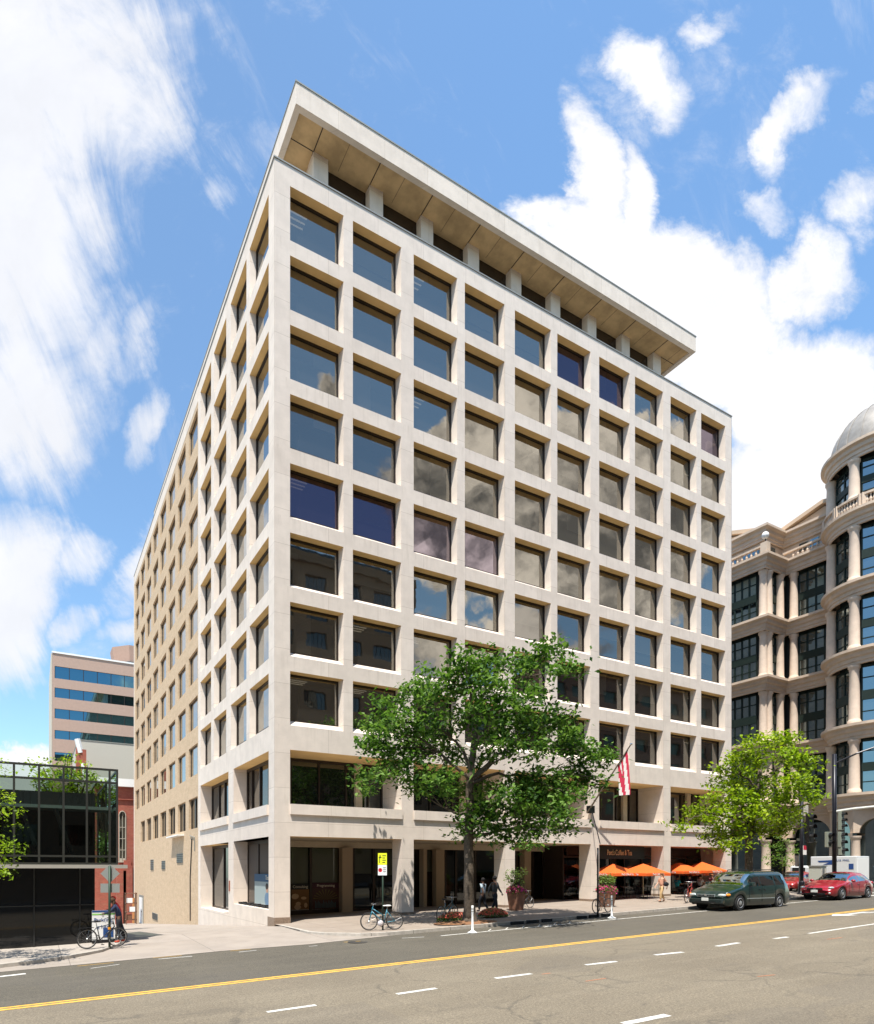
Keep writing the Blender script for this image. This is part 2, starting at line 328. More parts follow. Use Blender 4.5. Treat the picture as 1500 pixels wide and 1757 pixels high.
WHITEP = M_('road_paint_white', (.60, .58, .53), .8, noisec=.26, nscale=7); YELP = M_('road_paint_yellow', (.66, .38, .06), .8, noisec=.22, nscale=7)
GREYC = M_('stucco_grey', (.50, .47, .40), .95, noisec=.08, nscale=14)
LEAF = [M_('leaf_dark', (.030, .074, .013), .6, spec=.15), M_('leaf_mid', (.078, .158, .024), .6, spec=.15), M_('leaf_pale', (.16, .26, .06), .6, spec=.2)]
LIME = [M_('lime_leaf_dark', (.085, .13, .004), .5), M_('lime_leaf', (.22, .33, .008), .5), M_('lime_leaf_pale', (.33, .42, .018), .5)]
for m in LEAF + LIME:
    b = NB(m.node_tree); p = m.node_tree.nodes['Principled BSDF']; out = m.node_tree.nodes['Material Output']
    tr = b.node('ShaderNodeBsdfTranslucent'); cc = p.inputs['Base Color'].default_value; tr.inputs[0].default_value = (cc[0] * 1.6, cc[1] * 1.7, cc[2] * .9, 1)
    mx = b.node('ShaderNodeMixShader'); mx.inputs[0].default_value = .36; b.l.new(p.outputs[0], mx.inputs[1]); b.l.new(tr.outputs[0], mx.inputs[2]); b.l.new(mx.outputs[0], out.inputs[0])
BARK = M_('bark', (.11, .085, .062), .95, noisec=.35, nscale=9, bump=.8, bscale=22)
def paint(name, col, **k): return M_(name, col, .3, k.pop('metal', .0), .5, coat=1., **k)
STEEL = M_('steel', (.5, .5, .5), .35, .9); RUBBER = M_('rubber', (.02, .02, .02), .8); CHROME = M_('chrome', (.75, .75, .75), .12, 1.)
WHITE = M_('white_plastic', (.80, .79, .76), .5); TERRA = M_('terracotta', (.25, .12, .075), .7, noisec=.12, nscale=5)
ORANGE = M_('orange_canvas', (.76, .125, .018), .8, noisec=.04); BROWN = M_('reddish_brown', (.16, .08, .05), .8)
SAND = M_('sandstone_trim', (.58, .455, .345), .85, noisec=.08, nscale=1.2); SAND2 = M_('sandstone_column', (.64, .51, .40), .8, noisec=.07, nscale=2)
POLE = M_('dark_green_pole', (.035, .06, .04), .5, .3); GREYM = M_('grey_metal', (.30, .30, .27), .55, .5); BKPOLE = M_('black_pole', (.015, .015, .02), .35, .3)

# ------------------------------------------------------------------ ground, road, pavements
def sheet(name, x0, x1, y0, y1, off, mat, xs=(), ys=(), h=G, kind='structure'):
    gx = sorted(set([x0, x1] + [v for v in xs if x0 < v < x1])); gy = sorted(set([y0, y1] + [v for v in ys if y0 < v < y1])); mb = MB()
    for i in range(len(gx) - 1):
        for j in range(len(gy) - 1):
            mb.quad(*[(x, y, h(x, y) + off) for x, y in ((gx[i], gy[j]), (gx[i + 1], gy[j]), (gx[i + 1], gy[j + 1]), (gx[i], gy[j + 1]))])
    return tag(mb.build(name, mat), kind=kind)
flat = lambda x, y: MZ * max(-25, min(45, x))
KX = (-25, 45); RO = -.13                      # the carriageway lies .13 m below the kerb top
sheet('ground', -600, 600, -400, 600, -.45, M_('earth', (.2, .18, .14), noisec=.1), (-25, .4, .6, 45), (-1, 69))
sheet('road', -400, 400, -12.15, -6.35, RO, ASPF, KX, h=flat); tag(sheet('road', -400, 400, -27.4, -12.15, RO, ASPN, KX, h=flat))
sheet('side_street', 36.5, 48.5, -6.35, 300, RO, ASPF, KX, h=flat)
sheet('pavement', 60, 400, -6.35, 0, 0, PAVE, h=flat); sheet('pavement', -400, 400, -60, -27.4, 0, PAVE, KX, h=flat)
def poly_sheet(name, pts, off, mat, kerb=None):
    mb = MB(); mb.ngon([(x, y, flat(x, y) + off) for x, y in pts]); o = tag(mb.build(name, mat), kind='structure')
    if kerb:
        k = MB()
        for (a, bb) in zip(kerb[:-1], kerb[1:]):
            a = Vector((*a, 0)); bb = Vector((*bb, 0)); n = (bb - a).normalized().cross(Vector((0, 0, 1)))
            q = [a + n * .0, bb + n * .0, bb - n * .17, a - n * .17]
            vs = [(p.x, p.y, flat(p.x, 0) + RO - .1) for p in q] + [(p.x, p.y, flat(p.x, 0) + off + .006) for p in q]
            k.add(vs, [(4, 5, 6, 7), (0, 1, 5, 4), (1, 2, 6, 5), (2, 3, 7, 6), (3, 0, 4, 7), (3, 2, 1, 0)])
        tag(k.build('kerb', KERB), kind='structure')
    return o
rk = [(0.0, -.6), (.0, -2.6), (.03, -4.0), (.34, -4.8), (1.42, -6.0), (2.4, -6.35), (10, -6.38), (20, -6.38), (30, -6.38), (34.6, -6.38), (35.9, -5.8), (36.5, -4.6), (36.5, -2), (36.5, 4)]
poly_sheet('pavement', [(x, y) for x, y in rk[:-1]] + [(36.5, 4), (36.5, 9), (0.0, 9)], .0, PAVE, rk)
sheet('pavement', 34.9, 36.5, 4, 200, .0, PAVE, h=flat)
lk = [(-400, -6.2), (-25, -6.2), (-12, -6.15), (-10.66, -6.0), (-9.75, -5.75), (-8.76, -5.3), (-7.74, -4.45), (-6.99, -2.9), (-6.7, -1.0)]
poly_sheet('pavement', lk + [(-6.7, -.9), (-400, -.9)], .0, M_('left_pavement', (.37, .325, .28), .9, noisec=.08, build=slabs(1.8, 1.8), bump=.15), lk)
sheet('pavement', -400, -6.7, -.9, .5, -.001, PAVE, (-25,), h=flat)
ap = MB()
for a, bb in (((-12, -6.5), (-6.9, -1.0)),): pass
pts = [(-11.5, -6.75), (-6.0, -6.6), (-4.16, -6.5), (-1.1, -6.75), (2.6, -6.45), (1.42, -6.0), (.34, -4.8), (.03, -4.), (.0, -2.6), (0, -1.0), (-6.7, -1.0), (-6.99, -2.9), (-7.74, -4.45), (-8.76, -5.3), (-9.75, -5.75), (-10.66, -6.)]
o = MB().ngon([(x, y, flat(x, y) + RO + .02 + (.10 if y > -3 else 0)) for x, y in pts])
# apron: laid as a fan so that it rises from the gutter to the alley
cpt = (-3.4, -3.6); mb = MB()
hz = lambda x, y: flat(x, y) + RO + .008 + max(0, min(1, (y + 6.7) / 5.7)) * .1
for a, bb in zip(pts, pts[1:] + pts[:1]): mb.add([(a[0], a[1], hz(*a)), (bb[0], bb[1], hz(*bb)), (cpt[0], cpt[1], hz(*cpt))], [(0, 1, 2)])
tag(mb.build('driveway', APRON), kind='structure')
sheet('alley', -6.7, .3, -1., 69, -.022, APRON, h=lambda x, y: flat(min(x, .3), 0) - .073 * (y + 1))
sheet('alley', -60, -6.7, 1.5, 69, -.03, APRON, h=lambda x, y: flat(x, 0) - .073 * (y + 1))
# markings
def mark(pts, mat, name='road_marking', off=.005):
    mb = MB()
    for q in pts: mb.ngon([(x, y, flat(x, 0) + RO + off) for x, y in q])
    return tag(mb.build(name, mat), kind='structure')
Y0 = -12.3
mark([[(p, Y0 + a), (q, Y0 + a), (q, Y0 + a + .12), (p, Y0 + a + .12)] for a in (-.17, .05) for p, q in ((-80, -25), (-25, 45), (45, 90))], YELP)
def dash(p, q, w=.13):
    a = Vector(gnd(*p, RO)[:2]); bb = Vector(gnd(*q, RO)[:2]); d = (bb - a).normalized(); n = Vector((-d.y, d.x)) * w / 2
    return [tuple(a - n), tuple(bb - n), tuple(bb + n), tuple(a + n)]
mark([dash((458, 1737), (542, 1725)), dash((681, 1706), (749, 1696), .14), dash((850, 1679), (912, 1671), .15), dash((1005, 1656), (1058, 1650), .15), dash((1124, 1639), (1172, 1634), .16), dash((1230, 1624), (1268, 1618), .16), dash((1328, 1611), (1352, 1608), .14),
      dash((1070, 1757), (1146, 1742), .17), dash((1388, 1602), (1560, 1577), .12)], WHITEP)
# parking / cycle lane line and posts row
mark([[(4.0, -7.75), (8, -7.72), (8, -7.62), (4.0, -7.64)]] + [[(x, -7.55), (x + .5, -7.1), (x + .57, -7.1), (x + .07, -7.55)] for x in [5.5 + .9 * i for i in range(7)]] + [[(8, -7.72), (45, -7.72), (45, -7.62), (8, -7.62)]] + [[(9, -8.0), (9.6, -7.55), (10.1, -7.55), (9.4, -8.0)]], WHITEP)
mark([dash((272, 1646), (330, 1641), .06), dash((155, 1662), (205, 1655), .05), dash((410, 1634), (440, 1631), .06), dash((530, 1624), (545, 1623), .05), dash((690, 1610), (728, 1608), .07), dash((0, 1676), (44, 1671), .2)], WHITEP)
mark([dash((262, 1644), (312, 1640), .04), dash((133, 1658), (195, 1652), .04), dash((395, 1632), (430, 1629), .04), dash((590, 1617), (620, 1615), .05)], YELP)
# turn arrow
A = lambda u, v: gnd(u, v, RO)[:2]
ax, ay = A(1427, 1572); mark([[(ax, ay), (ax + 1.1, ay - .55), (ax + 1.1, ay - .2), (ax + 3.6, ay - .2), (ax + 5, ay - .9), (ax + 5, ay - 1.25), (ax + 3.4, ay - .5), (ax + 3.0, ay + .1), (ax + 1.1, ay + .1), (ax + 1.1, ay + .45)]], WHITEP)
mark([[(36.9, -6.4), (37.3, -6.4), (37.3, -12.1), (36.9, -12.1)], [(39.9, -6.4), (40.3, -6.4), (40.3, -12.1), (39.9, -12.1)]], WHITEP)
mark([dash((1005, 1684), (1040, 1679), .05), dash((930, 1672), (945, 1670), .05), dash((1300, 1676), (1330, 1673), .05), dash((1420, 1612), (1445, 1609), .06)], M_('utility_mark', (.40, .17, .09), .8))
for i, (u, v, lab) in enumerate(((614, 1617, 'dark round manhole cover in the road in front of the teal bicycle'),)):
    q = gnd(u, v, RO); m = MB(); m.lathe([(.36, .004), (.36, .012), (.31, .012), (.30, .006), (0, .006)], 28, (q[0], q[1], q[2])); tag(m.build('manhole_cover', M_('cast_iron', (.07, .065, .06), .6, .4) if i == 0 else bpy.data.materials['cast_iron']), lab, 'manhole cover')
# black rubber kerb pads
kl = ['black rubber guard strip on the kerb nearest the flower bed', 'middle one of the three black kerb guards right of the flower bed', 'black kerb guard third from the flower bed', 'black kerb guard left of the bicycle by the tall flower planter', 'black kerb guard in line with the bicycle by the tall flower planter', 'black kerb guard just right of the right white flexible post']
for i, (a, bb) in enumerate(((8.6, 9.3), (9.5, 10.2), (10.4, 11.0), (12.6, 13.2), (13.4, 14.0), (14.2, 14.8))):
    mb = MB(); mb.box(a, bb, -6.47, -6.36, flat(a, 0) - .15, flat(a, 0) + .02)
    tag(mb.build('kerb_guard', RUBBER, bevel=.02), kl[i], 'kerb guard', 'rubber kerb guards')

# ------------------------------------------------------------------ main office building
ob = empty('office_building', (0, 0, 0), 0, 'tall pale limestone office block with square recessed windows and flat projecting roof slab', 'building')
ZT = [34.6 - 3.25 * k for k in range(8)]
PER = 6.83; SX = [.77 + PER * k for k in range(5)]
FC = [w for s in SX for w in ((s, s + 2.78), (s + 3.29, s + 6.07))]
LC = [(.82, fy(428.4, 0)), (fy(423, 0), fy(396, 0)), (fy(388.3, 0), fy(367, 0)), (fy(362.3, 0), fy(344, 0))]
DP = .44; DL = .32
mb = MB(); ops = []
for z in ZT:
    for (a, e) in FC: ops.append((a, e, z - 2.54, z, a + .03, e - .07, z - 2.54 + .30, z, DP))
for s in SX:
    ops.append((s, s + 6.1, 5.61, 8.16, s, s + 6.1, 5.61, 8.16, 2.0)); ops.append((s, s + 6.1, -.8, 4.1, s, s + 6.1, -.8, 4.1, .95))
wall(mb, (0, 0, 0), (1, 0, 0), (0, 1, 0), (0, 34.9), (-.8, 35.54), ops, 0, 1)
mb.build('front_wall', [STONE, HEAD_BOUNCE], ob)
mb = MB(); ops = []
for z in ZT:
    for (a, e) in LC: ops.append((a, e, z - 2.54, z, a + .03, e - .05, z - 2.54 + .22, z, DL))
for (a, e, zb) in ((.82, 6.8, .62), (7.86, 14.79, .0)):
    ops.append((a, e, 5.61, 8.16, a, e, 5.61, 8.16, .75)); ops.append((a, e, zb, 4.1, a, e, zb, 4.1, .8))
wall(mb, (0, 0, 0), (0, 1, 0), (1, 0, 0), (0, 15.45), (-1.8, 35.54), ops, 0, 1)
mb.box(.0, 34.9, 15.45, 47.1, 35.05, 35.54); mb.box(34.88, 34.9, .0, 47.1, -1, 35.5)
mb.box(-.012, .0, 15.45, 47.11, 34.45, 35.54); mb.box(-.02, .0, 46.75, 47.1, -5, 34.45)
mb.build('side_wall', [STONE, HEAD_BOUNCE], ob)
GRAN = M_('brown_granite', (.25, .18, .13), .5, noisec=.2, nscale=12)
mb = MB()                                    # ledges at the second floor
for s in SX: mb.box(s, s + 6.1, -.10, .02, 5.13, 5.612)
for (a, e) in ((.82, 6.8), (7.86, 14.79)): mb.box(-.10, .02, a, e, 5.13, 5.612)
mb.build('ledge', STONE, ob)
for i in range(6):
    mb = MB(); x0 = 0 if i == 0 else SX[i - 1] + 6.1; x1 = SX[i] if i < 5 else 34.9; g = MZ * x1
    mb.box(x0 - .02, x1 + .02, -.03, .93, g - .7, g + (.28 if i == 0 else .12))
    mb.build('plinth', GRAN, ob)
VBL = M_('venetian_blind', (.62, .60, .54), .8); CEIL = M_('ceiling_light', (.8, .8, .75), .5, emit=((1, .9, .7), .32))
m = MB(); m.box(1.9, 34.5, 1.75, 1.8, 8.3, 35.0); m.box(1.4, 1.45, 1.9, 46.5, 8.3, 35.0)
for z in ZT: m.box(.46, 34.5, DP + .25, 1.75, z + .02, z + .06); m.box(DL + .25, 1.4, DP + 1.4, 46.5, z + .02, z + .06)
m.build('interior_core', M_('office_interior', (.16, .15, .13), .9), ob)
# windows: frame (part) and pane (sub-part)
def window(u0, u1, z0, z1, side, parent, gl, d=DP, fw=.055, rail=0, name='window', mull=()):
    Ps = (lambda u, dd, z: (u, d + dd, z)) if side == 'f' else (lambda u, dd, z: (d + dd, u, z))
    def bx(m, a, e, d0, d1, b0, b1):
        p, q = Ps(a, d0, b0), Ps(e, d1, b1); m.box(min(p[0], q[0]), max(p[0], q[0]), min(p[1], q[1]), max(p[1], q[1]), b0, b1)
    m = MB(); bx(m, u0, u0 + fw, -.0, .1, z0, z1); bx(m, u1 - fw, u1, -.0, .1, z0, z1); bx(m, u0 + fw, u1 - fw, -.0, .1, z0, z0 + fw * .8); bx(m, u0 + fw, u1 - fw, -.0, .1, z1 - fw * 1.6, z1)
    for q in mull: bx(m, q - .04, q + .04, -.02, .1, z0 + fw * .8, z1 - fw * 1.6)
    w = m.build(name, BRONZE, parent)
    t = random.uniform(-.004, .004); g = MB(); g.add([Ps(u0 + fw, .06 + t, z0 + fw * .8), Ps(u1 - fw, .06 - t, z0 + fw * .8), Ps(u1 - fw, .06 - t + random.uniform(-.006, .006), z1 - fw * 1.6), Ps(u0 + fw, .06 + t, z1 - fw * 1.6)], [(0, 1, 2, 3) if side == 'f' else (3, 2, 1, 0)])
    g.build('pane', gl, w)
    if name == 'window' and random.random() < .62:
        hgt = random.choice((.35, .6, .9, 1.3, 1.3, z1 - z0 - .2)); a_, e_ = (u0, u1) if random.random() < .6 else ((u0, (u0 + u1) / 2) if random.random() < .5 else ((u0 + u1) / 2, u1))
        m = MB(); k_ = int(hgt / .075)
        for q in range(k_): bx(m, a_ + .07, e_ - .07, .16, .20, z1 - .06 - (q + 1) * .075, z1 - .06 - q * .075 - .02)
        m.build('venetian_blind', VBL, w)
    if name == 'window' and side == 'f' and random.random() < .3:
        m = MB()
        for q in range(3): bx(m, u0 + .3, u0 + 1.2, .45 + q * .28, .52 + q * .28, z1 - .12, z1 - .1)
        m.build('ceiling_light', CEIL, w)
    return w
for k, z in enumerate(ZT):
    for i, (a, e) in enumerate(FC):
        gl = GL1
        if (k == 4 and i < 2) or (k == 0 and i in (5, 6, 9)): gl = GL2
        elif k == 4 and i in (2, 3): gl = GL4
        elif k == 3 and i < 2 or k >= 5 and i > 3: gl = GL3
        window(a + .03, e - .07, z - 2.24, z, 'f', ob, gl)
n = 0
bulk = MB()
for i, (a, e) in enumerate(LC):
    for k, z in enumerate(ZT):
        n += 1
        if n <= 20: window(a + .03, e - .05, z - 2.32, z, 'l', ob, GLB, d=DL)
        else:
            bulk.box(DL - 0, DL + .1, a + .03, a + .085, z - 2.32, z); bulk.box(DL, DL + .1, e - .1, e - .05, z - 2.32, z); bulk.box(DL, DL + .1, a + .085, e - .1, z - .09, z)
            bulk.quad((DL + .06, a + .085, z - .09), (DL + .06, e - .1, z - .09), (DL + .06, e - .1, z - 2.32), (DL + .06, a + .085, z - 2.32), 1)
# brick wing
wg = MB(); ops = []; BW = [(15.62 + 3.92 * k, 18.45 + 3.92 * k) for k in range(8)]
for r in range(8):
    for (a, e) in BW:
        z = 34.1 - 3.27 * r; ops.append((a, e, z - 2.1, z, a, e, z - 2.1, z, .16))
        bulk.box(.14, .2, a, a + .06, z - 2.1, z); bulk.box(.14, .2, e - .06, e, z - 2.1, z); bulk.box(.14, .2, a + .06, e - .06, z - .07, z)
        bulk.quad((.17, a + .06, z - .07), (.17, e - .06, z - .07), (.17, e - .06, z - 2.1), (.17, a + .06, z - 2.1), 1)
for (a, e) in BW[:7]:
    z = 7.55; ops.append((a, e, z - 2.15, z, a, e, z - 2.15, z, .2))
    bulk.box(.18, .26, a, a + .08, z - 2.15, z); bulk.box(.18, .26, e - .08, e, z - 2.15, z); bulk.box(.16, .26, (a + e) / 2 - .1, (a + e) / 2 + .1, z - 2.15, z - .08); bulk.box(.18, .26, a + .08, e - .08, z - .08, z)
    bulk.quad((.22, a + .08, z - .08), (.22, e - .08, z - .08), (.22, e - .08, z - 2.15), (.22, a + .08, z - 2.15), 2)
wall(wg, (0, 0, 0), (0, 1, 0), (1, 0, 0), (15.45, 47.1), (-5.2, 34.45), ops)
wg.quad((0, 47.1, -5), (34.9, 47.1, -5), (34.9, 47.1, 35.5), (0, 47.1, 35.5))
wg.build('brick_wing', TANB, ob)
tag(bulk.build('windows', [BRONZE, GLB, GLD], ob), kind='stuff')
# second-floor ribbon glazing, arcade glazing
for j, s in enumerate(SX):
    window(s, s + 6.1, 5.61, 8.16, 'f', ob, GLD if j < 3 else GL3, d=2.0, fw=.09, name='ribbon_window', mull=[s + .8, s + 2.35, s + 3.9, s + 5.2])
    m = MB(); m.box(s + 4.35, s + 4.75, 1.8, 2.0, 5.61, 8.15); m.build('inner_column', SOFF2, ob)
for (a, e) in ((.82, 6.8), (7.86, 14.79)):
    window(a, e, 5.61, 8.16, 'l', ob, GLD if a > 5 else GL3, d=.75, fw=.1, name='ribbon_window', mull=[a + .9, a + 2.2, a + 3.6, a + 5.0])
    window(a, e, .62 if a < 5 else .0, 4.1, 'l', ob, GLD, d=.8, fw=.12, name='side_shop_window', mull=[a + 2.0, a + 4.0])
AY = 4.2                                     # line of the shop fronts behind the arcade
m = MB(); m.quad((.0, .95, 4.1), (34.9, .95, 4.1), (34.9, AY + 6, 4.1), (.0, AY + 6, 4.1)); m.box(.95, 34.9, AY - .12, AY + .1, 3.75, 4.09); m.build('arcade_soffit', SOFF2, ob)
m = MB(); m.quad((.95, AY + 6, -1), (34.9, AY + 6, -1), (34.9, AY + 6, 4.1), (.95, AY + 6, 4.1)); m.box(.85, .95, .95, AY + 6, -1.5, 4.1); m.build('shop_back_wall', DARKW, ob)
shop_edges = [fx(p_, AY) for p_ in (462, 497, 533, 584, 606, 641, 690, 722, 764, 782, 815, 852, 886, 914, 948, 972, 990, 1010)] + [20.6]
m = MB()
for q in shop_edges: m.box(q - .07, q + .07, AY - .06, AY + .06, -.3, 3.75)
m.box(.95, 20.6, AY - .05, AY + .05, .0, .32); m.build('shopfront_frame', BRONZE, ob)
for a, e in zip(shop_edges[:-1], shop_edges[1:]):
    MB().quad((a + .07, AY, -.2), (e - .07, AY, -.2), (e - .07, AY, 3.75), (a + .07, AY, 3.75)).build('shop_pane', SHOPG, ob)
for q, hw_ in [(fx(p_, AY - .5), w_) for p_, w_ in ((596, .32), (729, .12), (755, .3), (905, .28))]: m = MB(); m.box(q - hw_, q + hw_, AY - .55, AY - .08, -.3, 3.74); m.build('inner_column', BRST, ob)
BLIND = M_('roller_blind', (.40, .41, .34), .9)
for a, e, zb in [(shop_edges[k_] + .1, shop_edges[k_ + 1] - .1, z_) for k_, z_ in ((0, 1.7), (1, 1.75), (2, 1.8), (4, 2.3), (5, 2.2), (7, 2.4))]:
    m = MB(); m.box(a, e, AY + .14, AY + .16, zb, 3.72); m.build('roller_blind', BLIND, ob)
# window posters: (x0, x1, z0, z1, band colour, field colour, word)
P_ = lambda n, c: M_(n, c, .6)
CREAM = P_('poster_lettering', (.72, .68, .55))
def poster(x0, x1, z0, z1, band, fld, word, extra=None, y=AY - .06 + .045):
    r = empty('window_poster', ((x0 + x1) / 2, y, z0)); r.parent = ob; r.location = ((x0 + x1) / 2, y, z0); w = (x1 - x0) / 2; h = z1 - z0
    m = MB(); m.box(-w, w, -.012, 0, 0, h - .3); m.build('picture', fld, r); m = MB(); m.box(-w, w, -.012, 0, h - .3, h); m.build('title_band', band, r)
    text(word, .2, r, 'lettering', CREAM, face_y(0, -.016, h - .16))
    if extra: extra(r, w, h - .3)
    return r
def rays(r, w, h):
    m = MB()
    for k in range(11):
        t = math.pi * (k + .5) / 11; cx, cz = 0, h * .45
        m.add([(cx, -.016, cz), (cx + math.cos(t - .05) * w * .95, -.016, cz + math.sin(t - .05) * h * .5), (cx + math.cos(t + .05) * w * .95, -.016, cz + math.sin(t + .05) * h * .5)], [(0, 1, 2)])
    m.build('ray_pattern', P_('poster_gold', (.13, .10, .025)), r)
    m = MB()
    for k in range(16): x = -w * .8 + k * w * .1; m.box(x, x + w * .06, -.018, -.013, .05, h * random.uniform(.25, .42))
    m.build('skyline_pattern', P_('poster_teal', (.05, .10, .12)), r)
def loaves(r, w, h):
    m = MB()
    for k in range(7): m.ell((random.uniform(-w * .7, w * .7), -.014, random.uniform(.1, h * .7)), (random.uniform(.1, .25), .008, random.uniform(.08, .16)))
    m.build('shape_pattern', P_('poster_cream', (.5, .34, .2)), r)
poster(shop_edges[1] + .1, shop_edges[2] - .1, .35, 1.75, P_('poster_black', (.01, .01, .01)), P_('poster_amber', (.17, .08, .02)), 'Consulting', loaves)
poster(shop_edges[2] + .1, shop_edges[3] - .1, .35, 1.8, P_('poster_plum', (.05, .012, .022)), P_('poster_maroon', (.06, .025, .02)), 'Programming', rays)
m = MB(); m.box(.77, .795, 1.2, 5.4, .7, 1.9); m.build('side_poster', P_('poster_sky', (.30, .36, .36)), ob)
m = MB(); m.box(.76, .78, 1.2, 5.4, 1.9, 2.3); m.build('side_poster_band', P_('poster_blue', (.02, .08, .16)), ob)
text('Training', .32, ob, 'poster_lettering', CREAM, face_x(.755, 3.0, 2.1))
for q in (2.3, 3.3):
    m = MB(); m.ell((.765, q, 1.55), (.01, .2, .24)); m.ell((.765, q, 1.0), (.008, .42, .36), mi=1); m.ell((.758, q + .02, 1.66), (.012, .22, .17), mi=2)
    m.build('printed_portrait', [P_('print_skin', (.45, .26, .18)), P_('print_shirt', (.12, .2, .3)), P_('print_hair', (.02, .012, .01))], ob)
m = MB()
for q in range(14):
    m = MB(); m.box(.2 + .03 * (q % 2), .42, 1.2 + q * .4, 1.45 + q * .4, .62, .68 + .05 * (q % 3))
    m.build('sill_object', BACK, ob)
# coffee-shop end of the arcade: glass further forward
CY = 2.4
m = MB()
for q in (20.6, 22.2, 23.6, 25.0, 26.4, 28.2, 29.8, 31.4, 33.0, 34.75): m.box(q - .06, q + .06, CY - .05, CY + .05, .3, 3.6)
m.box(20.6, 34.8, CY - .06, CY + .06, 3.3, 3.45); m.box(20.6, 20.72, CY, AY, .3, 4.1); m.build('shopfront_frame', BRONZE, ob)
for a, e in ((20.6, 22.2), (22.2, 23.6), (23.6, 25.), (25., 26.4), (26.4, 28.2), (28.2, 29.8), (29.8, 31.4), (31.4, 33.), (33., 34.75)):
    MB().quad((a + .06, CY, .3), (e - .06, CY, .3), (e - .06, CY, 4.09), (a + .06, CY, 4.09)).build('shop_pane', SHOPG, ob)
m = MB(); m.box(20.9, 34.8, CY - .04, CY + .04, 3.5, 4.09); m.build('shopfront_header', BRONZE, ob)
sg = MB(); sg.box(21.3, 26.1, .5, .64, 3.22, 4.05); sg = sg.build('shop_sign', M_('sign_dark_green', (.012, .016, .008), .5), ob)
text("Peet's Coffee & Tea", .50, sg, 'lettering', M_('sign_gold', (.62, .52, .30), .5), face_y(23.7, .49, 3.62), squash=.58)
# roof: coping, deck, penthouse with slab
m = MB(); m.box(-.04, 34.94, -.04, .25, 35.54, 35.6); m.box(-.04, .25, .25, 47.1, 35.54, 35.6); m.box(34.7, 34.94, .25, 47.1, 35.54, 35.6); m.build('coping', GREYM, ob)
m = MB(); m.box(.3, 34.6, .3, 47, 35.0, 35.1); m.build('roof_deck', GREYM, ob)
m = MB(); X0, X1, Ya, Yb, Z0, Z1 = 1.65, 33.0, 1.5, 44., 40.62, 41.7
m.box(X0, X1, Ya, Ya + .3, Z0, Z1); m.box(X0, X1, Yb - .3, Yb, Z0, Z1); m.box(X0, X0 + .3, Ya + .3, Yb - .3, Z0, Z1); m.box(X1 - .3, X1, Ya + .3, Yb - .3, Z0, Z1); sl_ = m.build('roof_slab', STONE, ob)
m = MB(); m.box(X0 + .3, X1 - .3, Ya + .3, Yb - .3, Z0 + .12, Z1 - .1); m.build('slab_soffit', SOFF, sl_)
m = MB(); m.box(X0 - .03, X1 + .03, Ya - .03, Yb, Z1, Z1 + .07); m.build('slab_coping', GREYM, sl_)
PX = [3.27 + 3.39 * k for k in range(9)]; m = MB()
for q in PX:
    j_ = MB(); j_.box(q - .015, q + .03, Ya + .3, 3.35, Z0 + .105, Z0 + .13); j_.build('soffit_joint', BRONZE, sl_); j_ = MB(); j_.box(q + 1.55, q + 1.565, Ya + .3, 3.35, Z0 + .112, Z0 + .13); j_.build('soffit_joint', BRONZE, sl_)
m.box(X0 + .3, 3.27, 3.1, 3.14, Z0 + .105, Z0 + .13); m.box(PX[-1] + .85, X1 - .3, 3.1, 3.14, Z0 + .105, Z0 + .13)
m.build('soffit_joint', BRONZE, sl_)
for q in PX: m = MB(); m.box(q, q + .85, 3.1, 3.9, 35.1, Z0 + .12); m.build('penthouse_pier', STONE, ob)
for a, e in zip(PX[:-1], PX[1:]):
    m = MB(); m.quad((a + .85, 3.6, 35.1), (e, 3.6, 35.1), (e, 3.6, Z0 + .1), (a + .85, 3.6, Z0 + .1)); w = m.build('penthouse_window', M_('penthouse_glass', (.03, .02, .015), .2, spec=.5) if a == PX[0] else bpy.data.materials['penthouse_glass'], ob)
    m = MB(); m.box(a + .85, e, 3.5, 3.58, 39.7, 39.85); m.box((a + e) / 2 + .35, (a + e) / 2 + .45, 3.5, 3.58, 35.1, 39.7); m.build('mullion', BRONZE, w)
m = MB(); m.box(3.3, 3.9, 3.9, 42, 35.1, Z0 + .11); m.box(30.6, 31.2, 3.9, 42, 35.1, Z0 + .11); m.build('penthouse_side_wall', STONE, ob)
# things fixed to the brick wing
def lou(t0, t1, z0, z1):
    r = MB(); r.box(-.04, .0, t0, t1, z0, z1); r = r.build('wall_vent', GREYM, ob); m = MB()
    for k in range(5): zc = z0 + (z1 - z0) * (k + .5) / 5; m.box(-.06, -.035, t0 + .06, t1 - .06, zc - (z1 - z0) * .06, zc + (z1 - z0) * .06)
    m.build('slat', BLACK, r)
for (p0, p1, v0, v1) in ((259, 264, 1475, 1493), (278, 284, 1477, 1492), (304, 314.5, 1465, 1481), (262, 271, 1567, 1578)):
    a, e = fy(p1, 0), fy(p0, 0); lou(a, e, zz(0, (a + e) / 2, v1), zz(0, (a + e) / 2, v0))
a, e = fy(246.5, 0), fy(239, 0); zb = G(0, a); m = MB(); m.box(-.05, .02, a, e, zb - .3, zb + 2.85); dr = m.build('side_door', GREYM, ob)
m = MB(); m.box(-.08, -.05, a + .5, e - .5, zb - .1, zb + 2.6); dd = m.build('door_leaf', WHITE, dr); m = MB(); m.box(-.14, -.08, a + .6, a + .72, zb + 1.1, zb + 1.2); m.build('handle', BLACK, dd)
m = MB(); t = fy(327.5, 0); m.tube([(-.05, t, zz(0, t, 1580)), (-.05, t, zz(0, t, 1505)), (-.05, t - .3, zz(0, t, 1470)), (-.05, t - .5, zz(0, t, 1440))], .035, 6); m.build('cable', BLACK, ob)
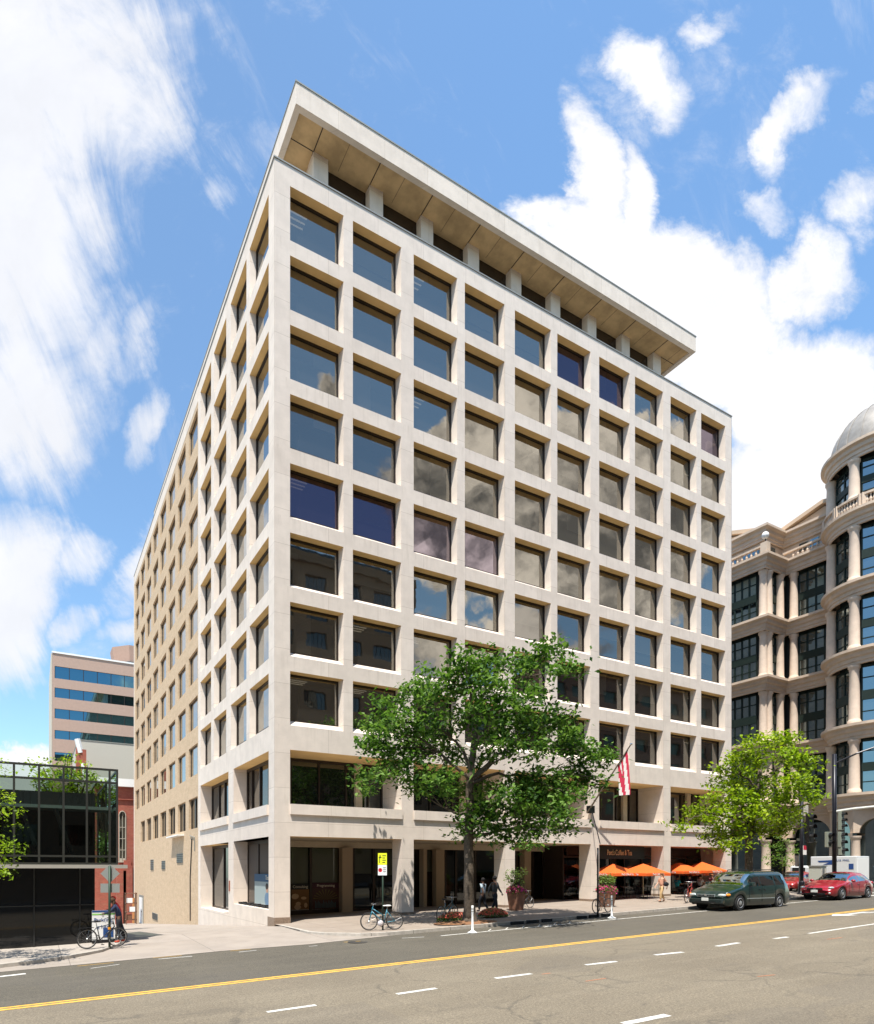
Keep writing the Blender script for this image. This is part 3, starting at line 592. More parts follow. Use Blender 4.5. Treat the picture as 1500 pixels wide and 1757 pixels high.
m = MB(); t = fy(335, 0); m.tube([(-.05, t, zz(0, t, 1461)), (-.05, t, zz(0, t, 1437)), (-.05, t + 1.5, zz(0, t, 1432))], .03, 6); m.build('conduit', GREYM, ob)
m = MB(); t = fy(231, 0); m.tube([(-.12, t, G(0, t) - .2), (-.12, t, zz(0, t, 1541))], .12, 8); m.build('downpipe', M_('copper_pipe', (.45, .2, .07), .6), ob)
m = MB(); a, e = fy(316, 0), fy(296, 0); m.box(-.5, .0, a, e, zz(0, a, 1434), zz(0, a, 1432)); m.build('wall_canopy', WHITE, ob)
m = MB(); m.box(-.05, 0, 7.5, 7.62, 1.3, 1.9); m.build('small_wall_plate', M_('plate', (.3, .1, .06), .6), ob)

# ------------------------------------------------------------------ glass box building on the left
gb = empty('glass_building', (-8, 3, 0), 0, 'low black glass pavilion with gridded curtain wall above a dark recessed ground floor', 'building'); gb.location = (0, 0, 0)
GY, GX = -2.6, -7.06; ZB, ZTp = 2.75, 6.23; mull = [GX - .78 * 2 * k - .0 for k in range(0, 1)] 
xs_ = [fx(p, GY) for p in (-120, -75, -29, 24, 67, 109, 149, 188)]
zr = [ZB, zz(fx(100, GY), GY, 1469), zz(fx(100, GY), GY, 1338), ZTp]
m = MB()
for q in xs_ + [GX]: m.box(q - .035, q + .035, GY - .05, GY + .05, ZB, ZTp)
for z in zr: m.box(xs_[0], GX + .035, GY - .045, GY + .045, z - .035, z + .035)
for q in (GY, 1.5, 5.5): m.box(GX - .035, GX + .035, q + .05, q + .12, ZB, ZTp)
m.box(GX - .03, GX + .03, GY, 5.6, ZTp - .04, ZTp + .03); m.build('curtain_wall_frame', M_('mullion_grey', (.07, .07, .06), .4, .6), gb)
cols = [(-14.5, xs_[0])] + list(zip(xs_[:-1], xs_[1:])) + [(xs_[-1], GX)]
for a, e in cols[1:]:
    for j in range(3): MB().quad((a + .035, GY, zr[j] + .035), (e - .035, GY, zr[j] + .035), (e - .035, GY, zr[j + 1] - .035), (a + .035, GY, zr[j + 1] - .035)).build('glass_panel', RAILG if j == 2 else LOBBYG, gb)
MB().quad((GX, GY + .05, ZB), (GX, 5.5, ZB), (GX, 5.5, ZTp), (GX, GY + .05, ZTp)).build('side_glazing', LOBBYG, gb)
m = MB(); m.box(-13.5, GX + .35, GY - .16, GY + .2, ZB - .17, ZB - .04); m.build('edge_trim', M_('pale_trim', (.36, .33, .28), .5), gb)
m = MB(); m.box(-14, GX + .02, GY + .2, 5.5, ZB - .16, ZB - .02); m.box(-14, fx(163, 0), 0, 6, ZB, 5.6); m.build('dark_core', BACK, gb)
m = MB(); m.box(-14, GX - .05, -1.2, 0, 4.85, 4.97); m.build('floor_edge', M_('slab_edge', (.22, .26, .24), .7), gb)
for q in (-10.2, -9.1): m = MB(); m.tube([(q, -1.6, 4.8), (q + .55, -1.6, 3.2)], .08, 6); m.build('raking_strut', BLACK, gb)
m = MB(); m.quad((-18, -1.95, -1), (-7.77, -1.95, -1), (-7.77, -1.95, 2.6), (-18, -1.95, 2.6)); m.quad((-7.77, -1.95, -1), (-7.77, 1.4, -1), (-7.77, 1.4, 2.6), (-7.77, -1.95, 2.6)); m.build('black_glass_base', M_('black_gloss', (.010, .010, .010), .05, spec=.5), gb)
m = MB()
for q in range(7): m.box(-17.3 + q * 1.5, -17.26 + q * 1.5, -2.0, -1.952, -.4, 2.6)
m.box(-18, -7.77, -2.0, -1.953, 1.2, 1.24); m.build('base_mullion', M_('dark_mullion', (.05, .05, .048), .4, .5), gb)
# ------------------------------------------------------------------ things at the end of the alley
ch = empty('church', (0, 0, 0), 0, 'red brick church wall with a tall arched window beyond the alley', 'building')
cy = 50.; xa, xb = fx(204.5, cy), fx(215.5, cy); zc0, zc1 = zz(xa, cy, 1478), zz(xa, cy, 1400)
zc = zz(xa, cy, 1350); m = MB(); wall(m, (0, cy, 0), (1, 0, 0), (0, 1, 0), (fx(162, cy), 8), (-6, zc), [(xa, xb, zc0, zc1, xa, xb, zc0, zc1, .25)]); m.build('brick_wall', REDB, ch)
m = MB(); m.box(fx(162, cy), 8, cy - .5, cy, zc, zc + .9); m.box(fx(162, cy), 8, cy - .2, cy, zc - 1.5, zc - 1.4, 1); m.build('cornice', [WHITE, REDB], ch)
m = MB(); m.box(fx(163, cy), 8, cy + .3, cy + 6, zc - 2, zc + .5); m.build('roof', GREYM, ch)
m = MB(); n = 10; mid, rr = (xa + xb) / 2, (xb - xa) / 2
for k in range(n): t0, t1 = math.pi * k / n, math.pi * (k + 1) / n; m.add([(mid + rr * math.cos(t), cy - .04, zc1 + rr * 1.5 * math.sin(t)) for t in (t0, t1)] + [(mid, cy - .04, zc1)], [(0, 1, 2)], 1)
m.box(xa - .06, xa + .03, cy - .08, cy + .1, zc0, zc1); m.box(xb - .03, xb + .06, cy - .08, cy + .1, zc0, zc1); m.box(mid - .02, mid + .02, cy - .08, cy + .1, zc0, zc1)
m.tube([(mid + (rr + .02) * math.cos(math.pi * k / n), cy - .06, zc1 + (rr * 1.5 + .03) * math.sin(math.pi * k / n)) for k in range(n + 1)], .05, 5)
for q in (.25, .5, .75): m.box(xa, xb, cy - .07, cy + .1, zc0 + (zc1 - zc0) * q - .03, zc0 + (zc1 - zc0) * q + .03)
m.box(xa, xb, cy - .08, cy + .1, zc0, zc0 + .35); m.box(xa - .1, xb + .1, cy - .2, cy, zc0 - .12, zc0); wf = m.build('arched_window_frame', [M_('old_cream_paint', (.42, .38, .30), .8), GLD], ch)
MB().quad((xa, cy + .1, zc0), (xb, cy + .1, zc0), (xb, cy + .1, zc1), (xa, cy + .1, zc1)).build('pane', GLD, wf)
for q, zt in ((fx(218, cy), 3.6), (fx(207, cy), 3.0)): m = MB(); m.box(q - .5, q + .5, cy - .9, cy, -6, zt - .6); m.box(q - .4, q + .4, cy - .5, cy, zt - .6, zt); m.build('buttress', REDB, ch)
lr = empty('loading_rack', (0, 0, 0), 0, 'brown metal rack with stacked pale boxes at the end of the alley', 'rack')
lx, ly = fx(216, 40.), 40.; m = MB()
lz = G(lx, ly)
for q in (0, 1.0): m.box(lx + q, lx + q + .08, ly, ly + .08, lz, lz + 3.2); m.box(lx + q, lx + q + .08, ly + .9, ly + .98, lz, lz + 3.2)
m.build('post', BROWN, lr); m = MB()
for z in (.4, 1.2, 2.1, 3.1): m.box(lx, lx + 1.08, ly, ly + .98, lz + z, lz + z + .06)
m.build('shelf', BROWN, lr)
for i, (q, z) in enumerate(((.1, .46), (.4, 1.26), (.15, 2.16))):
    m = MB(); m.box(lx + q, lx + q + .5, ly + .1, ly + .6, lz + z, lz + z + .5); tag(m.build('storage_box', WHITE if i != 0 else BROWN, bevel=.01), ('reddish-brown box on the lowest shelf of the alley rack', 'white box on the middle shelf of the alley rack', 'white box on the top shelf of the alley rack')[i], 'box', 'boxes on the alley rack')
# stucco block and red brick gable
sb = empty('stucco_building', (0, 0, 0), 0, 'plain pale grey stucco block behind the black glass pavilion', 'building')
sy = 62.; m = MB(); x0 = fx(134, sy); m.box(x0, 6, sy, sy + 14, -6, zz(x0, sy, 1270)); m.build('wall', GREYC, sb); m = MB(); m.box(x0 - .05, 6, sy - .05, sy + 14, zz(x0, sy, 1270), zz(x0, sy, 1270) + .12); m.build('coping', GREYM, sb)
rg = empty('brick_gable_house', (0, 0, 0), 0, 'narrow red brick gable with white raking coping beside the grey stucco block', 'building')
gy = 58.; P4 = lambda u, v: (fx(u, gy), gy, zz(fx(u, gy), gy, v)); m = MB()
pts = [P4(131, 1330), P4(131, 1282), P4(134, 1270), P4(140, 1300), P4(140, 1330)]; n = len(pts); m.add(pts + [(p[0], p[1] + 1.5, p[2]) for p in pts], [tuple(range(n)), tuple(range(n, 2 * n))[::-1]] + [(i, n + i, n + (i + 1) % n, (i + 1) % n) for i in range(n)]); m.build('gable_wall', REDB, rg)
m = MB(); a, e = P4(138, 1286), P4(148, 1330); m.box(a[0], e[0], gy - .2, gy + 1.4, e[2], a[2]); m.build('chimney', REDB, rg)
m = MB(); m.tube([P4(132.5, 1268), P4(138.5, 1292)], .34, 6); m.tube([P4(142, 1310), P4(145, 1330)], .3, 6); m.build('coping', WHITE, rg)
# striped office tower
tb = empty('striped_office_tower', (0, 0, 0), 0, 'pink concrete office tower with blue ribbon windows far behind the alley', 'building')
ty = 80.; tx0, tx1 = fx(90, ty), 14.; PINK = M_('pink_concrete', (.43, .30, .235), .9, noisec=.04, nscale=3); zt = zz(tx0, ty, 1120)
bands = [(1142, 1163), (1179, 1196), (1215, 1232), (1252, 1267), (1290, 1305), (1325, 1340)]
m = MB(); wall(m, (0, ty, 0), (1, 0, 0), (0, 1, 0), (tx0, tx1), (-8, zt), [(tx0 + .3, tx1 - .2, zz(tx0, ty, b_), zz(tx0, ty, a_), tx0 + .3, tx1 - .2, zz(tx0, ty, b_), zz(tx0, ty, a_), .15) for a_, b_ in bands])
m.quad((tx0, ty, -8), (tx0, ty + 18, -8), (tx0, ty + 18, zt), (tx0, ty, zt)); m.quad((tx0, ty, zt), (tx1, ty, zt), (tx1, ty + 18, zt), (tx0, ty + 18, zt)); m.build('wall', PINK, tb)
m = MB(); m.box(tx0 - .2, tx0 - .02, ty + .3, ty + 18, -8, zt); m.build('side_fin', GREYC, tb)
m = MB(); m.box(tx0 - .1, tx1, ty - .12, ty + .1, zt, zt + .25); m.build('coping', WHITE, tb)
for a_, b_ in bands:
    z1, z0 = zz(tx0, ty, a_), zz(tx0, ty, b_); g = MB(); g.quad((tx0 + .3, ty + .15, z0), (tx1 - .2, ty + .15, z0), (tx1 - .2, ty + .15, z1), (tx0 + .3, ty + .15, z1)); g = g.build('ribbon_window', GLT, tb)
    m = MB()
    for k in range(10): m.box(tx0 + .3 + k * 2.0, tx0 + .38 + k * 2.0, ty + .05, ty + .14, z0, z1)
    m.build('mullion', BRONZE, g)
m = MB(); cx, cyy = fx(186, ty + 7) + 4.6, ty + 8; m.lathe([(4.4, zt), (4.4, zt + .01), (4.0, zt + 1.8), (4.0, zt + 1.8), (4.4, zt + 4.4), (0, zt + 4.4)], 8, (cx, cyy, 0), R(22.5), R(382.5)); m.build('roof_drum', PINK, tb)
m = MB(); m.lathe([(4.25, zt + .1), (4.25, zt + 1.7)], 8, (cx, cyy - .05, 0), R(22.5), R(382.5)); m.build('drum_window', GLD, tb)

# ------------------------------------------------------------------ ornate corner building on the right
tw = empty('ornate_corner_building', (0, 0, 0), 0, 'ornate sandstone corner building with columns, cornices and a domed round tower', 'building')
TC = Vector((54.2, -1.3, 0)); RB = 3.7; LV = [38.1, 32.5, 26.6, 20.9, 14.7, 8.9]      # cornice tops
def corn_prof(r, z, ov=.65):                     # classical entablature section
    return [(r, z - 1.3), (r + .12, z - 1.26), (r + .12, z - 1.05), (r + .2, z - 1.0), (r + .2, z - .72), (r + ov * .55, z - .62), (r + ov * .6, z - .35), (r + ov, z - .22), (r + ov, z), (r - .4, z + .05)]
def ent_line(m, pts, z, ov=.65):
    """entablature along a polyline, outward on the left of the direction of travel"""
    pts = [Vector((*p, 0)) for p in pts]; prof = corn_prof(0, z, ov); rows = []
    for i, p in enumerate(pts):
        def nrm(a, e): d = (e - a).normalized(); return Vector((-d.y, d.x, 0))
        n1 = nrm(pts[i - 1], p) if i else nrm(p, pts[1]); n2 = nrm(p, pts[i + 1]) if i < len(pts) - 1 else n1
        nn = (n1 + n2); nn = nn / (nn.length_squared / 2) if nn.length > .1 else n1
        rows.append([(p.x + nn.x * r, p.y + nn.y * r, zq) for r, zq in prof])
    k = len(prof); vs = [v for r in rows for v in r]
    m.add(vs, [(i * k + j, i * k + j + 1, (i + 1) * k + j + 1, (i + 1) * k + j) for i in range(len(pts) - 1) for j in range(k - 1)])
def column(m, x, y, z0, z1, r=.36):
    m = MB()
    m.lathe([(r * 1.22, z0), (r * 1.22, z0 + .22), (r * 1.06, z0 + .3), (r, z0 + .4), (r * .96, z0 + (z1 - z0) * .5), (r * .86, z1 - .5), (r * .92, z1 - .42), (r * .96, z1 - .26), (r * 1.14, z1 - .2), (r * 1.14, z1)], 14, (x, y, 0)); m.build('column' if z0 > 2 else 'arcade_column', SAND2, tw, smooth=True)
WX, BX = 54.7, 51.3; BYS = 6.9
path = [(WX, 1.), (WX, BYS - .0), (BX, BYS), (BX, 34)]      # towards +y; outward is -x ... the left-hand side
m = MB(); mc = MB()
for i, z in enumerate(LV):
    prof = corn_prof(RB, z); m.lathe(prof, 40, (TC.x, TC.y, 0))
    if i: ent_line(m, path, z)
m.build('cornice', SAND, tw, smooth=False)
def oglass(m, P, Q, z0, z1, glazing, n=3):
    """window infill between two plan points: green-black frame grid and panes"""
    m = MB(); glazing = MB(); P = Vector((*P, 0)); Q = Vector((*Q, 0)); d = (Q - P); L = d.length; d /= L; nn = Vector((-d.y, d.x, 0))
    pt = lambda t, dd, z: P + d * t + nn * dd + Vector((0, 0, z))
    def bar(a, e, b0, b1, dd=.08):
        v = [pt(a, 0, b0), pt(e, 0, b0), pt(e, 0, b1), pt(a, 0, b1), pt(a, dd, b0), pt(e, dd, b0), pt(e, dd, b1), pt(a, dd, b1)]
        m.add(v, [(4, 5, 6, 7), (0, 4, 7, 3), (1, 2, 6, 5), (3, 7, 6, 2), (0, 1, 5, 4)])
    glazing.add([pt(0, .01, z0), pt(L, .01, z0), pt(L, .01, z1), pt(0, .01, z1)], [(0, 1, 2, 3)])
    for k in range(n + 1): t = L * k / n; bar(max(0, t - .07), min(L, t + .07), z0, z1)
    h = z1 - z0; bar(0, L, z0 + h * .40, z0 + h * .56, .12)
    for q in (.2, .78): bar(0, L, z0 + h * q - .04, z0 + h * q + .04)
    bar(0, L, z1 - .2, z1); glazing.build('pane', GLO, m.build('window', GF, tw))
GF = M_('green_window_frame', (.016, .028, .022), .5, .3)
m = MB(); g = MB(); wl = MB()
for i in range(1, 6):
    z1 = LV[i - 1] - 1.3; z0 = LV[i] + (.9 if i == 1 else .05)
    if i > 1:                                         # straight wings
        wl.box(WX + .55, WX + .9, 1, BYS + .1, z0 - .1, z1 + 1.6); wl.box(BX + .5, BX + .8, BYS + .4, 34, z0 - .1, z1 + 1.6); wl.box(BX + .9, WX, BYS + .5, BYS + .8, z0 - .1, z1 + 1.6)
        oglass(m, (WX + .5, 2.9), (WX + .5, 5.9), z0, z1, g, 4); 
        for k in range(6): oglass(m, (BX + .45, BYS + 1.0 + k * 4.2), (BX + .45, BYS + 3.9 + k * 4.2), z0, z1, g, 4)
        # window on the short return, facing -y
        oglass(m, (WX - .9, BYS + .44), (BX + 1.05, BYS + .44), z0, z1, g, 2)
        for (x, y) in [(WX + .25, 2.5), (WX + .25, 6.25), (WX - .55, BYS + .2), (BX + .4, BYS + .4), (BX + 1.0, BYS + .25)] + [(BX + .3, BYS + .4 + 4.2 * k + .1) for k in range(1, 7)]:
            column(mc, x, y, z0, z1)
    # round tower bays
    nb = 7
    for k in range(nb):
        t = R(171 + 360 / nb * k); t2 = t + R(360 / nb); column(mc, TC.x + (RB - .12) * math.cos(t), TC.y + (RB - .12) * math.sin(t), z0, z1, .40)
        q0, q1 = t + R(6), t2 - R(6)
        oglass(m, (TC.x + (RB - .5) * math.cos(q1), TC.y + (RB - .5) * math.sin(q1)), (TC.x + (RB - .5) * math.cos(q0), TC.y + (RB - .5) * math.sin(q0)), z0, z1, g, 2)
    if i == 1: wl.lathe([(RB + .1, LV[1]), (RB + .1, LV[1] + .9), (RB - .3, LV[1] + .95)], 40, (TC.x, TC.y, 0))
wl.lathe([(RB - .75, 0), (RB - .75, 37.5)], 36, (TC.x, TC.y, 0)); wl.box(WX + 1, WX + 20, 0, 40, 0, 32); wl.build('wall', M_('dark_wall_core', (.03, .035, .03), .8), tw)

# ground floor arcade
m = MB(); am = MB()
def arch_wall(P, Q, z0, z1, zs, rr, m):
    P = Vector((*P, 0)); Q = Vector((*Q, 0)); d = (Q - P); L = d.length; d /= L; nn = Vector((-d.y, d.x, 0)); mid = L / 2
    pt = lambda t, z, dd=0: P + d * t - nn * dd + Vector((0, 0, z)); n = 12
    arc = [(mid + rr * math.cos(math.pi * k / n), zs + rr * math.sin(math.pi * k / n)) for k in range(n + 1)]
    for k in range(n):
        a, e = arc[k], arc[k + 1]; m.add([pt(*a), pt(a[0], z1), pt(e[0], z1), pt(*e)], [(0, 1, 2, 3)]); m.add([pt(*a), pt(*e), pt(*e, .6), pt(*a, .6)], [(0, 1, 2, 3)])
    for (a, e) in ((0, mid - rr), (mid + rr, L)):
        m.add([pt(a, zs), pt(e, zs), pt(e, z1), pt(a, z1)], [(0, 1, 2, 3)])
    m.add([pt(-.1, zs - .25, -.12), pt(mid - rr + .08, zs - .25, -.12), pt(mid - rr + .08, zs, -.12), pt(-.1, zs, -.12), pt(-.1, zs - .25, .5), pt(mid - rr + .08, zs - .25, .5), pt(mid - rr + .08, zs, .5), pt(-.1, zs, .5)], [(0, 1, 2, 3), (0, 4, 5, 1), (3, 2, 6, 7)])
for k in range(7):
    t = R(171 + 360 / 7 * k); t2 = t + R(360 / 7); P, Q = (TC.x + RB * math.cos(t2), TC.y + RB * math.sin(t2)), (TC.x + RB * math.cos(t), TC.y + RB * math.sin(t)); L = math.dist(P, Q)
    arch_wall(P, Q, 1, 7.65, 5.6, L / 2 - .4, am)
    column(m, TC.x + (RB - .28) * math.cos(t), TC.y + (RB - .28) * math.sin(t), .8, 5.35, .36)
for k in range(6): arch_wall((BX, BYS + 4.2 * k), (BX, BYS + 4.2 * (k + 1)), 1, 7.65, 5.6, 1.6, am); column(m, BX + .35, BYS + 4.2 * k + .1, .8, 5.35, .42)
arch_wall((WX, 2.3), (WX, BYS), 1, 7.65, 5.6, 1.7, am); column(m, WX + .3, 2.5, .8, 5.35, .42); column(m, WX + .3, BYS - .3, .8, 5.35, .42); arch_wall((WX, BYS), (BX, BYS), 1, 7.65, 5.6, 1.2, am)
am.build('arcade_arch', SAND, tw)
m = MB(); m.box(BX + 1.2, BX + 1.5, BYS + 1, 34, 0.5, 7); m.lathe([(RB - .7, .5), (RB - .7, 7)], 30, (TC.x, TC.y, 0)); m.box(WX + .9, WX + 1.1, 1, BYS, .5, 7); m.build('arcade_glazing', GLO, tw)
# balusters, attic, gables, dome
m = MB()
for k in range(60):
    t = R(120 + k * 3.4)
    if k % 9 < 2: m.lathe([(.26, LV[1] + .05), (.26, LV[1] + 1.0)], 4, (TC.x + (RB + .32) * math.cos(t), TC.y + (RB + .32) * math.sin(t), 0))
    else: m.lathe([(.08, LV[1] + .05), (.13, LV[1] + .3), (.05, LV[1] + .6), (.09, LV[1] + .8)], 6, (TC.x + (RB + .32) * math.cos(t), TC.y + (RB + .32) * math.sin(t), 0))
m.lathe([(RB + .15, LV[1] + .8), (RB + .5, LV[1] + .8), (RB + .5, LV[1] + .98), (RB + .15, LV[1] + .98)], 40, (TC.x, TC.y, 0))
for k in range(40):
    for (x, y) in ((BX - .3, BYS + .2 + k * .45), ):
        m.lathe([(.07, LV[1] + .05), (.12, LV[1] + .25), (.05, LV[1] + .5), (.08, LV[1] + .65)], 6, (x, y, 0))
m.box(BX - .45, BX - .15, BYS, 34, LV[1] + .65, LV[1] + .82)
for k in range(11): m.lathe([(.07, LV[1] + .05), (.12, LV[1] + .25), (.05, LV[1] + .5), (.08, LV[1] + .65)], 6, (WX - .3, 1.8 + k * .42, 0))
m.box(WX - .45, WX - .15, 1.2, BYS, LV[1] + .65, LV[1] + .82); m.box(BX - .6, BX, BYS - .5, BYS + .1, LV[1] + .03, LV[1] + .95)
m.build('balustrade', SAND, tw)
m = MB(); m.box(WX + .6, WX + 2, 1, 34, LV[1], LV[1] + 2.3); m.box(BX + .8, WX + .6, BYS + .6, 34, LV[1], LV[1] + 2.0); ent_line(m, [(WX + .5, 1), (WX + .5, BYS + .5), (BX + .7, BYS + .5), (BX + .7, 34)], LV[1] + 3.0, .7)
m.build('attic_wall', SAND, tw)
m = MB()
for k in range(4): m.box(WX + .5, WX + .62, 2.3 + k * .95, 3.05 + k * .95, LV[1] + .75, LV[1] + 1.45)
for k in range(7): m.box(BX + .7, BX + .82, BYS + 1 + k * 2.2, BYS + 2.6 + k * 2.2, LV[1] + .7, LV[1] + 1.4)
m.box(BX + 1.3, BX + 2.6, BYS + .5, BYS + .62, LV[1] + .7, LV[1] + 1.4); m.build('attic_window', GLO, tw)
m = MB()                                     # low gabled roofs in pale stone
def gable(x0, x1, y0, y1, z0, zp):
    ym = (y0 + y1) / 2; m.add([(x0, y0, z0), (x0, y1, z0), (x0, ym, zp), (x1, y0, z0), (x1, y1, z0), (x1, ym, zp)], [(0, 2, 1), (0, 3, 5, 2), (1, 2, 5, 4), (0, 1, 4, 3)])
    m.add([(x0 - .4, y0 - .6, z0 - .1), (x0 - .4, ym, zp + .15), (x0 - .4, ym, zp + .5), (x0 - .4, y0 - .6, z0 + .3), (x1, y0 - .6, z0 - .1), (x1, ym, zp + .15), (x1, ym, zp + .5), (x1, y0 - .6, z0 + .3)], [(0, 1, 2, 3), (3, 2, 6, 7), (4, 5, 1, 0)])
    m.add([(x0 - .4, y1 + .6, z0 - .1), (x0 - .4, ym, zp + .15), (x0 - .4, ym, zp + .5), (x0 - .4, y1 + .6, z0 + .3), (x1, y1 + .6, z0 - .1), (x1, ym, zp + .15), (x1, ym, zp + .5), (x1, y1 + .6, z0 + .3)], [(0, 3, 2, 1), (3, 7, 6, 2), (4, 0, 1, 5)])
gable(WX + .2, WX + 12, -.5, 7.6, LV[1] + 2.9, LV[1] + 3.9); gable(BX + .9, WX + 10, 8.6, 15.6, LV[1] + 2.9, LV[1] + 4.2); m.build('gabled_roof', M_('pale_roof_stone', (.60, .44, .30), .85), tw)
DOME = M_('dome_metal', (.33, .30, .265), .55, .25, noisec=.15, nscale=1.5)
m = MB(); RD = RB + .0; m.lathe([(RD * math.cos(t), 38.1 + RD * 1.12 * math.sin(t)) for t in [R(90) * k / 14 for k in range(15)]], 48, (TC.x, TC.y, 0)); dm = m.build('dome', DOME, tw, smooth=True)
m = MB()
for k in range(20):
    a = 2 * math.pi * k / 20; m.tube([(TC.x + RD * 1.005 * math.cos(t) * math.cos(a), TC.y + RD * 1.005 * math.cos(t) * math.sin(a), 38.1 + RD * 1.125 * math.sin(t)) for t in [R(90) * q / 12 for q in range(13)]], .05, 4)
m.build('dome_rib', DOME, dm)
for i, (x, y, lab) in enumerate(((BX - .3, BYS - .2, 'white globe lamp on the corner pier of the ornate building balustrade'), (BX - .3, BYS + 3.6, 'white globe lamp on the balustrade beside the limestone block'))):
    r = empty('globe_lamp', (x, y, LV[1] + .9), 0, lab, 'lamp', 'globe lamps on the balustrade'); m = MB(); m.lathe([(.12, 0), (.05, .1), (.05, .5)], 8); m.build('stem', BLACK, r); m = MB(); m.ell((0, 0, .75), (.32, .32, .34)); m.build('globe', WHITE, r, smooth=True)

# ------------------------------------------------------------------ buildings across the street (mirrored in the windows)
def opposite(label, x0, x1, y, h, mat, gl, fl=3.3, bay=4.2, winw=2.6):
    b = empty('opposite_building', (0, 0, 0), 0, label, 'building'); m = MB(); ops = []; nf = int((h - 3) / fl); nbay = int((x1 - x0) / bay); g = MB()
    for f in range(nf):
        for k in range(nbay):
            a = x0 + (k + .5) * bay - winw / 2; z = 4.6 + f * fl; ops.append((a, a + winw, z, z + 1.75, a, a + winw, z, z + 1.75, .3)); q = y - .28
            for j in range(5): g.box(a + j * winw / 5, a + (j + .9) * winw / 5, q - .02, q, z, z + 1.75)
    wall(m, (0, y, 0), (1, 0, 0), (0, -1, 0), (x0, x1), (-1, h), ops); m.box(x0, x1, y - 22, y - .5, -1, h - .3); m.box(x0, x1, y - .4, y + .35, h - 1.0, h); m.build('wall', mat, b); g.build('window', gl, b)
    m = MB()
    for k in range(int((x1 - x0) / 1.4)): m.box(x0 + k * 1.4, x0 + k * 1.4 + .12, y - 2, y - 1.9, h, h + 1.6)
    m.box(x0, x1, y - 6, y - 2, h, h + 1.6); m.build('roof_storey', gl, b); return b
BR1 = M_('brown_precast', (.24, .17, .115), .9, noisec=.1); BR2 = M_('red_brown_brick', (.20, .12, .09), .9)
opposite('brown precast office block across the street mirrored in the lower left windows', -34, 31.5, -37, 38.3, BR1, GLD)
opposite('lower red-brown office block across the street mirrored in the lower right windows', 54, 100, -37, 32.2, BR2, M_('green_window', (.05, .09, .07), .2, .4), bay=3.6)

opposite('low brown block across the street mirrored behind the oak in the second-floor windows', 31.8, 53, -38, 25.8, BR1, GLD)
# ------------------------------------------------------------------ trees
def leaf_cloud(blobs, n_per, size, mats, flat_=.6, seed=1, gap=.0):
    rnd = random.Random(seed); mb = MB()
    for (c, r) in blobs:
        c = Vector(c); n = int(n_per * (r[0] * r[1] * r[2]) ** .667)
        nt = max(5, int(n / 16))
        for q in range(nt):                               # twigs: clumps of leaves
            d = Vector((rnd.gauss(0, 1), rnd.gauss(0, 1), rnd.gauss(0, 1))).normalized(); rad = rnd.uniform(.35, 1.08) ** .6
            t = c + Vector((d.x * r[0], d.y * r[1], d.z * r[2])) * rad; tone = rnd.choices([0, 1, 2], (3, 4, 2))[0]
            cr = size * rnd.uniform(1.2, 2.5)
            for k in range(16):
                p = t + Vector((rnd.gauss(0, 1), rnd.gauss(0, 1), rnd.gauss(0, .6))) * cr * .62
                a = Vector((rnd.gauss(0, 1), rnd.gauss(0, 1), rnd.gauss(0, .5))).normalized(); up = Vector((rnd.gauss(0, .5), rnd.gauss(0, .5), 1)).normalized(); b2 = a.cross(up).normalized(); s = size * rnd.uniform(.6, 1.15)
                tip = -Vector((0, 0, 1)) * s * .35
                mi = tone if rnd.random() < .7 else rnd.randrange(3)
                mb.add([p - a * s * .5, p - b2 * s * .34 + tip * .2, p + a * s * .55 + tip, p + b2 * s * .34 + tip * .2], [(0, 1, 2, 3)], mi)
    return mb
def limb(mb, pts, r0, r1, wob=.0, n=8):
    pts = [Vector(p) for p in pts]; out = []; k = 4
    for i in range(len(pts) - 1):
        for j in range(k):
            t = j / k; p = pts[i].lerp(pts[i + 1], t); out.append(p + (Vector((random.gauss(0, 1), random.gauss(0, 1), random.gauss(0, 1))) * wob if i + j else Vector()))
    out.append(pts[-1]); L = len(out) - 1
    mb.tube(out, [r0 + (r1 - r0) * (i / L) ** .8 for i in range(L + 1)], n)
def tree(name, label, base, F, trunk_px, limbs_px, blobs_px, leaf, mats, r0, n_per, seed, depth=1.6, group=None):
    """trunk_px, limbs_px: outlines surveyed from the photograph; each limb and clump gets its own depth"""
    rnd = random.Random(seed); root = empty(name, base, 0, label, 'tree', group); off = Vector(base)
    tr = MB(); tp = [Vector(base) - Vector((0, 0, .15))] + [WP(u, v, F) for (u, v) in trunk_px]; limb(tr, [p - off for p in tp], r0, r0 * .42, .015, 12)
    tr.lathe([(r0 * 1.75, -.1), (r0 * 1.25, .25), (r0 * .98, .7)], 12); tr.build('trunk', BARK, root, smooth=True)
    lm = MB()
    for L in limbs_px:
        d = rnd.uniform(-depth, depth); n = len(L)
        limb(lm, [WP(u, v, F + d * (i / (n - 1))) - off for i, (u, v) in enumerate(L)], r0 * .36, r0 * .07, .04, 7)
    bl = []
    for (u, v, ru, rv) in blobs_px:
        d = rnd.uniform(-1, 1) * depth; k = F / Fp; c = WP(u, v, F + d); bl.append((c - off, (ru * k, max(ru, rv) * k * rnd.uniform(.8, 1.3), rv * k)))
        q = min(tp[1:] + [WP(*L[len(L) // 2], F) for L in limbs_px], key=lambda p: (p - c).length); limb(lm, [q - off, (q.lerp(c, .6) + Vector((0, 0, .12))) - off, c - off], r0 * .12, r0 * .04, .05, 5)
    lm.build('limb', BARK, root, smooth=True)
    leaf_cloud(bl, n_per, leaf, mats, seed=seed).build('crown', mats, root); return root
tb_ = (fx(806, -5.5), -5.5, flat(fx(806, -5.5), 0))
